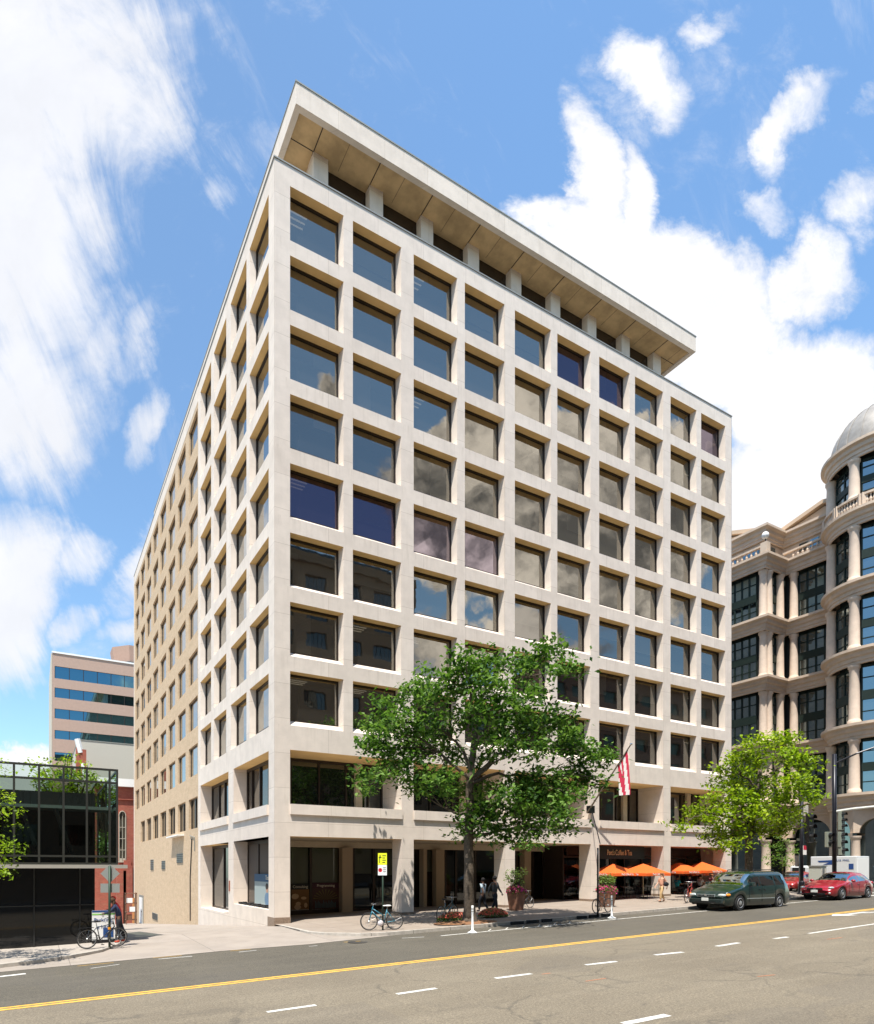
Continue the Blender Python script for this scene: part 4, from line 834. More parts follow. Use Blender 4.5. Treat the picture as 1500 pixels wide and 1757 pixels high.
big = tree('street_tree', 'large dark green oak on the pavement in front of the limestone block', tb_, 26.9, [(805, 1500), (804, 1440), (806, 1390), (808, 1330), (812, 1290), (816, 1240), (824, 1200)],
  [[(806, 1340), (780, 1315), (750, 1290), (715, 1262), (680, 1262)], [(808, 1330), (795, 1285), (770, 1260), (740, 1235), (690, 1210)], [(808, 1345), (840, 1330), (900, 1332), (960, 1332), (1020, 1330)], [(812, 1290), (840, 1240), (880, 1190), (910, 1160), (960, 1150)],
   [(806, 1440), (850, 1425), (890, 1420), (930, 1415)], [(806, 1335), (850, 1300), (900, 1280), (950, 1262)], [(816, 1250), (808, 1190), (800, 1140)], [(806, 1400), (770, 1390), (730, 1370)], [(806, 1340), (845, 1310), (870, 1300)]],
  [(800, 1135, 32, 22), (835, 1140, 32, 22), (790, 1165, 40, 24), (840, 1180, 40, 26), (905, 1125, 34, 18), (940, 1118, 34, 17), (965, 1145, 26, 16), (885, 1150, 34, 20), (735, 1160, 16, 16), (760, 1195, 32, 22), (720, 1190, 34, 22), (695, 1185, 22, 15), (660, 1215, 30, 20), (650, 1240, 30, 20), (690, 1230, 34, 22), (730, 1240, 30, 18),
   (632, 1262, 26, 16), (640, 1282, 24, 16), (675, 1270, 36, 18), (690, 1298, 40, 22), (720, 1278, 34, 20), (745, 1265, 32, 22), (770, 1290, 28, 20), (640, 1330, 26, 16), (630, 1352, 18, 14), (660, 1322, 26, 15), (705, 1320, 30, 18), (715, 1352, 28, 18), (745, 1345, 30, 18), (790, 1362, 32, 18), (830, 1355, 34, 18), (765, 1330, 25, 16),
   (800, 1230, 30, 26), (840, 1225, 38, 26), (880, 1215, 34, 24), (905, 1190, 28, 18), (875, 1255, 36, 24), (920, 1245, 34, 24), (845, 1280, 36, 22), (905, 1285, 34, 20), (945, 1232, 30, 18), (960, 1230, 26, 14), (975, 1262, 28, 20), (945, 1275, 30, 20), (985, 1290, 30, 18), (1010, 1285, 28, 16), (1030, 1300, 22, 18), (1005, 1318, 30, 18), (1035, 1340, 20, 14), (975, 1335, 32, 18), (930, 1335, 34, 20), (890, 1340, 32, 20),
   (880, 1370, 36, 20), (920, 1370, 36, 20), (950, 1368, 32, 20), (975, 1365, 26, 14), (850, 1390, 36, 20), (810, 1395, 30, 20), (900, 1400, 38, 20), (940, 1398, 34, 20), (968, 1410, 24, 16), (930, 1425, 26, 16), (880, 1432, 26, 14), (845, 1420, 30, 16), (800, 1430, 24, 14), (870, 1440, 16, 10), (905, 1445, 20, 9), (820, 1310, 20, 14)], .235, LEAF, .25, 680, 3, 1.9)
t2 = Vector((27.9, -5.5, flat(27.9, 0)))
lime = tree('street_tree', 'bright yellow-green young tree on the kerb between the limestone block and the ornate building', t2, 37.2, [(1285, 1500), (1286, 1440), (1292, 1400), (1300, 1360), (1305, 1320)],
  [[(1290, 1410), (1250, 1400), (1210, 1395), (1180, 1410)], [(1292, 1400), (1330, 1380), (1370, 1365)], [(1300, 1350), (1270, 1330), (1240, 1320)], [(1300, 1360), (1330, 1320), (1350, 1290)], [(1286, 1440), (1255, 1435), (1225, 1440)], [(1290, 1430), (1320, 1425), (1345, 1420)]],
  [(1300, 1275, 24, 14), (1330, 1272, 30, 14), (1350, 1268, 18, 10), (1270, 1300, 28, 14), (1355, 1300, 26, 16), (1310, 1300, 24, 12), (1375, 1310, 22, 14), (1250, 1320, 28, 14), (1290, 1325, 26, 14), (1240, 1345, 26, 12), (1345, 1340, 28, 16), (1380, 1345, 20, 12), (1285, 1350, 32, 14), (1250, 1365, 30, 14), (1320, 1365, 34, 14), (1365, 1368, 30, 14), (1215, 1385, 28, 12), (1195, 1400, 24, 11), (1170, 1418, 18, 8), (1235, 1400, 26, 12), (1275, 1385, 32, 14), (1310, 1395, 34, 14), (1350, 1392, 28, 12), (1225, 1432, 24, 12), (1255, 1425, 30, 14), (1240, 1448, 24, 10), (1330, 1425, 24, 12), (1350, 1412, 22, 12), (1265, 1445, 20, 10), (1300, 1420, 26, 12)],   .24, LIME, .27, 640, 5, 1.6)
t3 = Vector((-12.8, -4.6, flat(-12.8, 0)))
edge = tree('street_tree', 'yellow-green tree leaning in at the left edge of the photo before the glass pavilion', t3, 18.6, [(-60, 1560), (-62, 1480), (-60, 1420)], [[(-62, 1440), (-30, 1400), (0, 1380)], [(-60, 1480), (-20, 1465), (5, 1460)], [(-60, 1430), (-90, 1370), (-120, 1340)]],
  [(-10, 1320, 26, 14), (-5, 1372, 34, 18), (8, 1395, 26, 14), (-5, 1410, 32, 16), (-10, 1440, 30, 18), (12, 1455, 22, 10), (0, 1475, 22, 14), (6, 1495, 14, 8), (-60, 1360, 45, 40), (-110, 1400, 50, 40), (-60, 1420, 45, 30), (-50, 1310, 45, 30)], .12, LIME, .16, 520, 9, .6)
t4 = Vector((41.0, 3.0, flat(41, 0)))
t4 = Vector((fx(1343, 1.5), 1.5, flat(34, 0))); sml = tree('street_tree', 'small leafy green sapling standing behind the dark green minivan', t4, 44.5, [(1343, 1490), (1342, 1470)], [[(1342, 1480), (1328, 1465)], [(1342, 1475), (1356, 1460)]],
  [(1330, 1458, 16, 12), (1350, 1452, 16, 12), (1342, 1472, 18, 12), (1322, 1476, 12, 9), (1360, 1465, 12, 9), (1352, 1482, 14, 9), (1338, 1440, 12, 8)], .14, [LEAF[1], LEAF[2], LIME[0]], .07, 420, 11, .7)
def round_tree(label, loc, h, rad, mats, seed, leaf=.25, npb=160):
    rnd = random.Random(seed); root = empty('background_tree', loc, 0, label, 'tree'); tr = MB(); limb(tr, [(0, 0, -.3), (.1, 0, h * .3), (0, .1, h * .6)], h * .03, h * .012, .03); 
    bl = []
    for k in range(16):
        d = Vector((rnd.gauss(0, 1), rnd.gauss(0, 1), rnd.gauss(0, .7))).normalized() * rad * rnd.uniform(.3, .8); c = Vector((0, 0, h * .68)) + d; s = rad * rnd.uniform(.28, .42); bl.append((c, (s, s, s * .75))); limb(tr, [(0, 0, h * .45), c * .6 + Vector((0, 0, h * .2)), c], h * .01, h * .003, .02, 5)
    tr.build('trunk', BARK, root, smooth=True); leaf_cloud(bl, npb, leaf, mats, seed=seed).build('crown', mats, root); return root
round_tree('bright green tree seen through the parapet glass of the pavilion', (fx(118, 13), 13, G(-8.6, 13)), 12.2, 2.4, LIME, 21, .2, 380)
round_tree('green tree in the alley yard seen through the right end of the glass pavilion', (-7.75, 8.2, G(-7, 8.2)), 6.6, 1.15, [LEAF[1], LEAF[2], LIME[0]], 22, .15, 140)
for i, (x, y, lab) in enumerate(((6, -31, 'street tree across the road mirrored in the second-floor windows near the corner'), (18, -31.5, 'street tree across the road mirrored in the second-floor windows at the middle'))): round_tree(lab, (x, y, flat(x, 0)), 8.5, 2.9, LEAF, 30 + i, .3, 110)

# flower bed under the big tree
mul = empty('flower_bed', (0, 0, 0), 0, 'mulched tree pit ringed with red flowers at the foot of the dark oak', 'flower bed'); bx, by, bz = tb_
m = MB(); m.lathe([(1., .0), (.9, .03), (.5, .08), (.2, .12), (0, .13)], 28); m.v = [(bx + a * 1.75, by + .12 + c * .86, bz + d + .004) for a, c, d in m.v]; o = m.build('mulch', M_('mulch', (.22, .11, .055), .95, noisec=.3, nscale=20), mul)
FLOW = [M_('coral_petals', (.88, .16, .10), .5), M_('leaf_bed', (.08, .14, .02), .6), M_('leaf_bed_pale', (.18, .22, .04), .6)]
rn = random.Random(4)
for cu, cv, ru in ((780, 1582, 33), (846, 1574, 30)):
    c = Vector(gnd(cu, cv)); mb = MB()
    for k in range(3000):
        a = rn.uniform(0, 6.283); q = math.sqrt(rn.random()); rr = ru / 39.; p = c + Vector((q * rr * math.cos(a) * 1.05, q * rr * math.sin(a) * .62, .04 + .42 * math.sqrt(max(0, 1 - q * q)) * rn.uniform(.5, 1))); s = rn.uniform(.03, .065)
        d1 = Vector((rn.gauss(0, 1), rn.gauss(0, 1), rn.gauss(0, .6))).normalized(); d2 = d1.orthogonal().normalized(); mb.add([p - d1 * s, p - d2 * s * .7, p + d1 * s, p + d2 * s * .7], [(0, 1, 2, 3)], 0 if (p.z > bz + .2 and rn.random() < .6) else rn.choice((1, 1, 2)))
    mb.build('flower_clump', FLOW, mul)

# ------------------------------------------------------------------ vehicles (front towards -x, wheels on z = 0)
RIM = M_('alloy_rim', (.42, .42, .42), .35, .5)
def lerp_list(L, x):
    if x <= L[0][0]: return L[0][1]
    for (a, va), (b2, vb) in zip(L, L[1:]):
        if x <= b2: t = (x - a) / (b2 - a); t = t * t * (3 - 2 * t) * .5 + t * .5; return va + (vb - va) * t
    return L[-1][1]
def car(name, label, cat, loc, rz, scale, L, W, top, belt, roofw, plan, wheels, rw, side_win, screen, rear, bodym, bot=.22, group=None):
    """top/belt/plan: profiles along the length; wheels: axle positions"""
    root = empty(name, loc, rz, label, cat, group, scale); N = int(L / .05); nx = [L * i / N for i in range(N + 1)]; hw = W / 2; rings = []
    for x in nx:
        w = hw * lerp_list(plan, x); zt = lerp_list(top, x); zb = min(lerp_list(belt, x), zt - .02); b0 = bot + .10 * max(0, 1 - x / .25) + .12 * max(0, 1 - (L - x) / .3)
        for xw in wheels:
            d = abs(x - xw); ra = rw * 1.16
            if d < ra: b0 = max(b0, rw + math.sqrt(ra * ra - d * d) * .98)
        t = max(0, min(1, (zt - zb) / .35)); t = t * t * (3 - 2 * t); wr = w * (.93 + (roofw - .93) * t); z4 = zt - (.03 + .05 * t)
        mz = max(b0 + .02, min(zb - .05, .55))
        r = [(w * .93, b0), (w * .985, b0 + .04 if b0 < mz - .06 else b0 + .01), (w * 1.0, mz), (w * .995, mz + (zb - mz) * .6), (w * .965, zb)]
        for q in (.25, .5, .75, 1): r.append((w * .965 + (wr - w * .965) * q - 0, zb + (z4 - zb) * q))
        r += [(wr * .90, zt - .012 - .01 * t), (wr * .5, zt + .012), (0, zt + .02)]
        rings.append([(x, y, z) for y, z in r] + [(x, -y, z) for y, z in r[-2::-1]])
    n = len(rings[0]); V = [v for r in rings for v in r]; groups = {}
    for i in range(N):
        for j in range(n - 1):
            f = (i * n + j, (i + 1) * n + j, (i + 1) * n + j + 1, i * n + j + 1); c = sum((Vector(V[k]) for k in f), Vector()) / 4; key = 'body'
            jj = min(j, n - 2 - j)
            if 4 <= jj <= 7 and lerp_list(top, c.x) - lerp_list(belt, c.x) > .2:
                for q, (a, e) in enumerate(side_win):
                    zt = lerp_list(top, c.x)
                    if a < c.x < e and jj in (4, 5, 6) or (a < c.x < e and jj == 7 and False): key = ('side_window', q, j < n / 2)
            if jj >= 8 or jj == 7 and False:
                if screen[0] < c.x < screen[1]: key = ('windshield', 0, 0)
                elif rear[0] < c.x < rear[1]: key = ('rear_window', 0, 0)
            groups.setdefault(key, []).append(f)
    groups['body'] += [tuple(range(n))[::-1], tuple(range(N * n, (N + 1) * n))]
    body = None
    for key in ['body'] + [k for k in groups if k != 'body']:
        fs = groups[key]; used = sorted({k for f in fs for k in f}); mp = {k: i for i, k in enumerate(used)}; m = MB(); m.add([V[k] for k in used], [tuple(mp[k] for k in f) for f in fs])
        o = m.build('body' if key == 'body' else key[0], bodym if key == 'body' else CARG, root, smooth=True)
    m = MB(); m.box(.25, L - .25, -hw * .86, hw * .86, bot + .02, .62); m.box(wheels[0] + .3, wheels[1] - .2, -hw * .8, hw * .8, bot - .02, .3); m.build('underbody', BACK, root)
    for k, xw in enumerate(wheels):                       # seats seen through the glass
        pass
    m = MB()
    for sx in (L * .47, L * .66):
        for sy in (-hw * .45, hw * .45): m.box(sx, sx + .14, sy - .24, sy + .24, .62, lerp_list(belt, sx) + .18); m.box(sx + .02, sx + .12, sy - .12, sy + .12, lerp_list(belt, sx) + .18, lerp_list(belt, sx) + .36)
    m.box(screen[1] - .35, screen[1] + .1, -hw * .8, hw * .8, .6, lerp_list(belt, screen[1]) - .02); m.build('seat', M_(name + '_seat', (.10, .09, .08), .9), root)
    for xw in wheels:
        for sd in (-1, 1):
            wv = MB(); y = sd * (hw - .13); wv.tube([(xw, y - .11, rw), (xw, y - .09, rw), (xw, y + .09, rw), (xw, y + .11, rw)], [rw * .93, rw, rw, rw * .93], 28); w = wv.build('wheel', RUBBER, root, smooth=False)
            rm = MB(); yo = y + sd * .112; rm.lathe([(rw * .64, 0), (rw * .60, .012), (rw * .50, -.015), (rw * .16, .012), (0, .014)], 24); rm.v = [(xw + a, yo + sd * c, rw + b2) for a, b2, c in rm.v]
            rm.build('rim', RIM, w, smooth=False); sp = MB()
            for q in range(9): a = 2 * math.pi * q / 9; sp.box(-.5, .5, 0, 0, 0, 0) if False else sp.add([(xw + math.cos(a + d1) * r1, yo + sd * .013, rw + math.sin(a + d1) * r1) for d1, r1 in ((-.14, rw * .3), (.14, rw * .3), (.12, rw * .52), (-.12, rw * .52))], [(0, 1, 2, 3)])
            sp.build('rim_slot', BLACK, w)
    return root
def part(root, name, mat, boxes=(), ells=(), bevel=.01, smooth=False):
    m = MB()
    for b2 in boxes: m.box(*b2)
    for c, r in ells: m.ell(c, r)
    return m.build(name, mat, root, bevel=bevel if boxes else 0, smooth=smooth)
GREENP = paint('dark_green_paint', (.005, .022, .018)); REDP = paint('ruby_paint', (.30, .008, .018)); REDP2 = paint('red_paint', (.30, .02, .02))
LAMPG = M_('lamp_glass', (.62, .66, .64), .08, .4, .6); AMBER = M_('amber_lamp', (.85, .28, .02), .2); PLATE = M_('plate_white', (.62, .62, .58), .5); TRIMC = M_('trim_grey', (.33, .37, .36), .3, .5)
vx, vy, vz = gnd(1271, 1563, RO); VS = 1.15; vy += .95 * VS; van_o = Vector((vx - .98 * VS, vy, vz + .0))
van = car('minivan', 'dark green minivan parked at the kerb facing left', 'van', van_o, math.atan(0), VS, 4.95, 1.93,
  [(0, .62), (.06, .74), (.25, .86), (.7, .98), (1.05, 1.06), (1.3, 1.18), (2.0, 1.66), (2.35, 1.72), (4.3, 1.73), (4.6, 1.66), (4.8, 1.2), (4.9, .95), (4.95, .8)],
  [(0, .60), (.25, .84), (.7, .95), (1.2, 1.04), (4.7, 1.12), (4.95, .9)], .78, [(0, .76), (.1, .86), (.35, .94), (.9, 1), (4.4, 1), (4.8, .95), (4.95, .9)], (.98, 3.99), .34,
  [(1.75, 2.55), (2.62, 3.62), (3.68, 4.42)], (1.22, 2.0), (4.55, 4.82), GREENP)
part(van, 'grille', TRIMC, [(-.035, .03, -.42, .42, .60, .72)]); m = MB()
for k in range(12): m.box(-.05, -.03, -.39 + k * .066, -.35 + k * .066, .62, .70)
m.build('grille_slot', BLACK, van)
m = MB(); m.ell((-.05, 0, .68), (.015, .06, .035)); m.build('emblem', CHROME, van)
for sd in (-1, 1):
    hl = part(van, 'headlight', LAMPG, ells=[((.10, sd * .66, .68), (.11, .20, .075))], smooth=True); part(van, 'indicator', AMBER, ells=[((.26, sd * .865, .70), (.16, .055, .062))], smooth=True)
    mr = part(van, 'mirror', GREENP, [(1.62, 1.80, sd * 1.02 - .1, sd * 1.02 + .1, 1.08, 1.24)], bevel=.03)
    part(van, 'side_moulding', TRIMC, [(1.45, 3.55, sd * .966 - .012, sd * .966 + .012, .50, .54)]); part(van, 'door_handle', BLACK, [(2.35, 2.5, sd * .965 - .02, sd * .965 + .02, .90, .94)]); part(van, 'door_handle', BLACK, [(2.72, 2.87, sd * .965 - .02, sd * .965 + .02, .90, .94)])
    for xx in (1.62, 2.58, 3.65): part(van, 'door_seam', BLACK, [(xx - .006, xx + .006, sd * .967 - .004, sd * .967 + .004, .36, 1.05)], bevel=0)
    m = MB(); m.tube([(2.5, sd * .6, 1.72), (2.55, sd * .6, 1.79), (4.1, sd * .6, 1.8), (4.2, sd * .6, 1.73)], .02, 6); m.build('roof_rail', BLACK, van); part(van, 'tail_light', REDP2, ells=[((4.88, sd * .82, .95), (.06, .08, .22))], smooth=True)
part(van, 'bumper', paint('bumper_green', (.01, .02, .019)), [(-.07, .16, -.80, .80, .30, .53)], bevel=.05); part(van, 'air_intake', BLACK, [(-.08, 0, -.5, .5, .34, .40)]); part(van, 'licence_plate', PLATE, [(-.10, -.07, -.16, .16, .42, .56)])
m = MB(); m.tube([(1.35, -.5, 1.2), (1.7, -.05, 1.42)], .012, 4); m.tube([(1.35, .3, 1.2), (1.7, .7, 1.42)], .012, 4); m.build('wiper', BLACK, van)
sx_, sy2, sz_ = gnd(1455, 1544, RO); SSC = 1.14; sy2 += .85 * SSC
sed_o = Vector((sx_ - 1.45 * SSC, sy2, sz_))
hprof = [(0, .50), (.08, .62), (.35, .74), (.9, .86), (1.25, .93), (1.5, 1.02), (2.15, 1.37), (2.6, 1.43), (3.3, 1.40), (3.75, 1.28), (4.1, 1.08), (4.3, .85), (4.32, .8)]
hb = [(0, .48), (.35, .70), (1.3, .88), (3.6, 1.0), (4.32, .8)]; hp = [(0, .70), (.12, .84), (.4, .94), (.9, 1), (3.6, 1), (4.1, .93), (4.32, .84)]
sedan = car('hatchback_car', 'glossy ruby-red hatchback facing left at the right edge of the street', 'car', sed_o, 0, SSC, 4.32, 1.78, hprof, hb, .72, hp, (.92, 3.52), .325, [(1.72, 2.5), (2.57, 3.3), (3.36, 3.7)], (1.42, 2.2), (3.6, 4.15), REDP, bot=.2)
part(sedan, 'grille', BLACK, [(-.02, .06, -.36, .36, .52, .60)]); part(sedan, 'lower_grille', BLACK, [(-.035, .05, -.5, .5, .27, .36)]); m = MB(); m.torus((-.035, 0, .565), .05, .009, 'x', 16, 5); m.build('emblem', CHROME, sedan); part(sedan, 'grille_trim', CHROME, [(-.03, .0, -.38, .38, .603, .622)])
part(sedan, 'licence_plate', PLATE, [(-.06, -.02, -.16, .16, .38, .51)])
for sd in (-1, 1):
    part(sedan, 'headlight', LAMPG, ells=[((.26, sd * .66, .63), (.22, .13, .065))], smooth=True); part(sedan, 'fog_light', LAMPG, ells=[((.06, sd * .66, .36), (.05, .06, .05))], smooth=True); part(sedan, 'mirror', REDP, ells=[((1.72, sd * .98, .98), (.10, .11, .075))], smooth=True)
    part(sedan, 'door_handle', REDP, [(2.35, 2.52, sd * .895 - .015, sd * .895 + .015, .80, .83)]); part(sedan, 'tail_light', REDP2, ells=[((4.2, sd * .7, .85), (.1, .12, .1))], smooth=True)
    for xx in (1.55, 2.53, 3.3): part(sedan, 'door_seam', BLACK, [(xx - .005, xx + .005, sd * .893 - .003, sd * .893 + .003, .3, .9)], bevel=0)
c3 = Vector((36.6, 5.2, MZ * 39.5 + RO)); car3 = car('parked_car', 'second red car mostly hidden behind the green minivan', 'car', (fx(1352, -3.0), -2.6, flat(36, 0) + RO + .12), R(8), 1.0, 4.32, 1.78, hprof, hb, .72, hp, (.92, 3.52), .325, [(1.72, 2.5), (2.57, 3.3), (3.36, 3.7)], (1.42, 2.2), (3.6, 4.15), REDP2, bot=.2)
# mail truck: box body with cab at the far end
mtF = 47.; a0, a1 = WP(1391, 1500, mtF), WP(1470, 1495, mtF - 2.5); mx, my = a0.x, a0.y; dr_ = math.atan2(a1.y - a0.y, a1.x - a0.x)
TWH = M_('truck_white', (.60, .61, .60), .45); tz = flat(45, 0) + RO
mt = empty('delivery_truck', (mx, my, tz), dr_, 'white postal box truck with blue eagle emblem parked behind the red hatchback', 'truck', None, 1.0); TLn = (a1 - a0).to_2d().length
tT = zz(mx, my, 1470) - tz
m = MB(); m.box(0, TLn, 0, 2.1, .65, tT); m.build('cargo_box', TWH, mt, bevel=.05); m = MB(); m.box(-1.5, 0, .1, 2.0, .55, tT * .72); m.build('cab', TWH, mt, bevel=.15); part(mt, 'cab_window', GLD, [(-1.3, -.4, .08, .1, tT * .45, tT * .66)])
EB = M_('emblem_blue', (.02, .06, .20), .5)
m = MB(); q = tT - .32; m.add([(TLn * .16, -.012, q), (TLn * .52, -.012, q + .05), (TLn * .56, -.012, q - .1), (TLn * .5, -.012, q - .28), (TLn * .28, -.012, q - .3), (TLn * .42, -.012, q - .12), (TLn * .2, -.012, q - .12)], [(0, 1, 2, 5, 6), (2, 3, 4, 5)]); m.build('eagle_emblem', EB, mt)
text('U.S. MAIL', .2, mt, 'lettering', EB, face_y(TLn * .72, -.015, tT - .3)); m = MB(); m.box(TLn * .84, TLn * .94, -.014, -.004, tT - .95, tT - .55); m.build('square_emblem', EB, mt)
m = MB(); m.box(.02, TLn - .02, -.02, .0, .65, .75); m.build('trim', GREYM, mt); m = MB(); m.box(TLn, TLn + .03, .15, 1.95, .75, tT - .15); m.build('rear_door', WHITE, mt)
for q in (-.8, TLn * .8): m = MB(); m.tube([(q, -.02, .42), (q, .2, .42)], .42, 20); m.build('wheel', RUBBER, mt)

# ------------------------------------------------------------------ bicycles (wheels in the xz plane, front towards +x)
def bicycle(label, loc, rz, frame, step=False, scale=1., lean=0., rack=False, basket=False, saddlec=BLACK, tyre=RUBBER):
    r = empty('bicycle', loc, rz, label, 'bicycle', 'bicycles', scale); r.rotation_euler = (lean, 0, rz)
    wr, wb = .335, .52
    for x in (-wb, wb):
        m = MB(); m.torus((x, 0, wr + .02), wr, .019, 'y', 32, 6); w = m.build('wheel', tyre, r, smooth=True); m = MB(); m.torus((x, 0, wr + .02), wr - .03, .009, 'y', 28, 4)
        for k in range(14): a = 2 * math.pi * k / 14; m.tube([(x, 0, wr + .02), (x + (wr - .03) * math.cos(a), 0, wr + .02 + (wr - .03) * math.sin(a))], .0022, 3)
        m.ell((x, 0, wr + .02), (.03, .03, .03), 8, 5); m.build('spoked_rim', STEEL, w)
    bbk, st, hd, hb_ = (-.08, 0, .29), (-.2, 0, .80), (.37, 0, .90), (.41, 0, .74); fr = MB(); z0 = wr + .02
    fr.tube([bbk, st], .017, 7); fr.tube([bbk, hb_], .02, 7); fr.tube([(-.19, 0, .74) if not step else (-.14, 0, .52), (.385, 0, .85)], .017, 7)
    for y in (-.045, .045): fr.tube([bbk, (-wb, y, z0)], .011, 5); fr.tube([(-.19, 0, .75), (-wb, y, z0)], .010, 5); fr.tube([hb_, (.43, y, .68), (wb, y, z0)], .013, 5)
    fr.tube([(.36, 0, .94), hb_], .019, 7); fr.build('frame', frame, r, smooth=True)
    m = MB(); m.tube([(-.2, 0, .8), (-.225, 0, .93)], .013, 6); m.build('seat_post', STEEL, r); m = MB(); m.ell((-.25, 0, .95), (.14, .075, .035)); m.ell((-.12, 0, .95), (.09, .03, .025)); m.build('saddle', saddlec, r, smooth=True)
    m = MB(); m.tube([(.36, 0, .94), (.345, 0, 1.02)], .014, 6); m.tube([(.27, -.29, 1.04), (.36, -.22, 1.03), (.40, -.06, 1.02), (.40, .06, 1.02), (.36, .22, 1.03), (.27, .29, 1.04)], .012, 6); hbr = m.build('handlebar', STEEL, r, smooth=True); m = MB(); m.tube([(.25, -.31, 1.04), (.32, -.25, 1.035)], .017, 6); m.tube([(.25, .31, 1.04), (.32, .25, 1.035)], .017, 6); m.build('grip', BLACK, hbr)
    m = MB(); m.torus((-.08, .03, .29), .085, .006, 'y', 20, 4); m.tube([(-.08, -.07, .29), (-.03, -.07, .13)], .01, 5); m.tube([(-.08, .07, .29), (-.13, .07, .45)], .01, 5); m.box(-.08, .02, -.14, -.07, .115, .135); m.box(-.18, -.08, .07, .14, .44, .46); m.tube([(-.08, .03, .375), (-wb, .03, z0 + .035)], .005, 4); m.tube([(-.08, .03, .205), (-wb, .03, z0 - .035)], .005, 4); m.build('crankset', BLACK, r)
    if rack: m = MB(); m.box(-.75, -.3, -.06, .06, .735, .75); m.tube([(-.7, 0, .74), (-wb, 0, z0)], .008, 4); m.tube([(-.55, 0, .74), (-wb, 0, z0)], .008, 4); m.box(-.79, -.75, -.03, .03, .68, .74); m.build('rear_rack', BLACK, r)
    return r
FTEAL = paint('teal_frame', (.02, .20, .28)); FBLK = paint('black_frame', (.015, .015, .018)); FRED = paint('red_frame', (.35, .03, .02))
def at(u, v, off=0.): return Vector(gnd(u, v, off))
bicycle('dark grey bicycle with rear rack locked to the pole by the alley mouth', at(176, 1627) + Vector((0, 0, .01)), R(12), FBLK, rack=True, scale=.98)
bk2 = bicycle('teal bicycle with white saddle locked to the yellow-and-white parking sign', at(658, 1597) + Vector((.0, .12, .01)), R(166), FTEAL, True, 1.04, saddlec=WHITE)
m = MB(); m.ell((.06, .02, .27), (.12, .1, .13)); m.build('hanging_helmet', M_('patterned_helmet', (.55, .5, .5), .5, noisec=.5, nscale=25), bk2, smooth=True)
bicycle('dark teal bicycle standing behind the flower bed left of the oak trunk', at(768, 1583) + Vector((0, 0, .01)), R(24), paint('dark_teal_frame', (.01, .10, .12)), True, 1.08)
bicycle('black bicycle locked to the slim post beside the terracotta planter', at(1031, 1567) + Vector((.05, -.05, .01)), R(190), FBLK, False, 1.02)
bicycle('red-framed bicycle half hidden by the front of the green minivan', at(1183, 1549) + Vector((0, 0, .01)), R(20), FRED, False, 1.15)
bicycle('bicycle half hidden behind the terracotta planter by the third pier', at(899, 1560) + Vector((.35, .35, .01)), R(8), FBLK, False, .95)

# ------------------------------------------------------------------ posts, signs and signals
def post(name, label, cat, base, h, r, mat, group=None): e = empty(name, base, 0, label, cat, group); m = MB(); m.tube([(0, 0, -.1), (0, 0, h)], r, 10); m.build('pole', mat, e, smooth=True); return e
zt_ = lambda b, v: CAM[2] + (H - v) / Fp * ((b[0] - CAM[0]) * s_ + (b[1] - CAM[1]) * c_) - b[2]
b = at(188, 1625); sgn = post('sign_post', 'green pole with bare diamond and rectangular sign backs by the alley', 'sign', b, zt_(b, 1486), .042, POLE); sgn.rotation_euler = (0, 0, R(-24))
k = .021; m = MB(); dz = zt_(b, 1499); hs = .33; m.add([(-hs, .055, dz), (0, .055, dz - hs), (hs, .055, dz), (0, .055, dz + hs), (-hs, .065, dz), (0, .065, dz - hs), (hs, .065, dz), (0, .065, dz + hs)], [(0, 1, 2, 3), (7, 6, 5, 4), (0, 4, 5, 1), (1, 5, 6, 2), (2, 6, 7, 3), (3, 7, 4, 0)]); m.build('diamond_sign', M_('sign_back', (.33, .33, .30), .5, .6), sgn)
m = MB(); dz = zt_(b, 1524); m.box(-.33, .33, .05, .06, dz - .16, dz + .16); m.build('rectangular_sign', bpy.data.materials['sign_back'], sgn); m = MB(); m.tube([(0, 0, .62), (0, 0, .70)], .06, 8); m.build('lock_band', M_('orange_lock', (.75, .28, .02), .4), sgn)
b = at(657, 1596); s2 = post('parking_sign', 'fluorescent yellow and white parking sign on a green pole near the corner pier', 'sign', b, zt_(b, 1466), .035, POLE); s2.rotation_euler = (0, 0, R(-48)); z1, z2, z3 = zt_(b, 1464), zt_(b, 1484), zt_(b, 1502)
m = MB(); m.box(-.19, .19, -.055, -.04, z2, z1); yl = m.build('yellow_sign', M_('fluorescent_yellow', (.78, .82, .02), .5), s2); m = MB(); m.box(-.13, -.10, -.062, -.055, z2 + .08, z1 - .15); m.box(-.15, -.04, -.062, -.055, z1 - .19, z1 - .15); m.ell((-.1, -.058, z1 - .11), (.03, .004, .03), 8, 5); m.build('pictogram', BLACK, yl)
for i, w_ in enumerate(('LOCK', 'YOUR', 'BIKE')[:0]): pass
m = MB()
for i in range(4): m.box(0, .15 - .03 * (i % 2), -.060, -.055, z1 - .12 - i * .09, z1 - .09 - i * .09)
m.build('small_print', BLACK, yl)
m = MB(); m.box(-.19, .19, -.055, -.04, z3, z2 - .01); wh = m.build('white_sign', WHITE, s2); m = MB(); zc_ = (z2 + z3) / 2; m.lathe([(.0, 0), (.085, 0)], 20); m.v = [(a - .09, -.0585, bb + zc_) for a, bb, c in m.v]; m.build('red_disc', M_('sign_red', (.6, .02, .03), .5), wh); text('P', .12, wh, 'lettering', BLACK, face_y(-.09, -.062, zc_))
m = MB()
for i in range(3): m.box(.03, .15, -.060, -.055, zc_ + .08 - i * .08, zc_ + .105 - i * .08)
m.build('small_print', BLACK, wh)
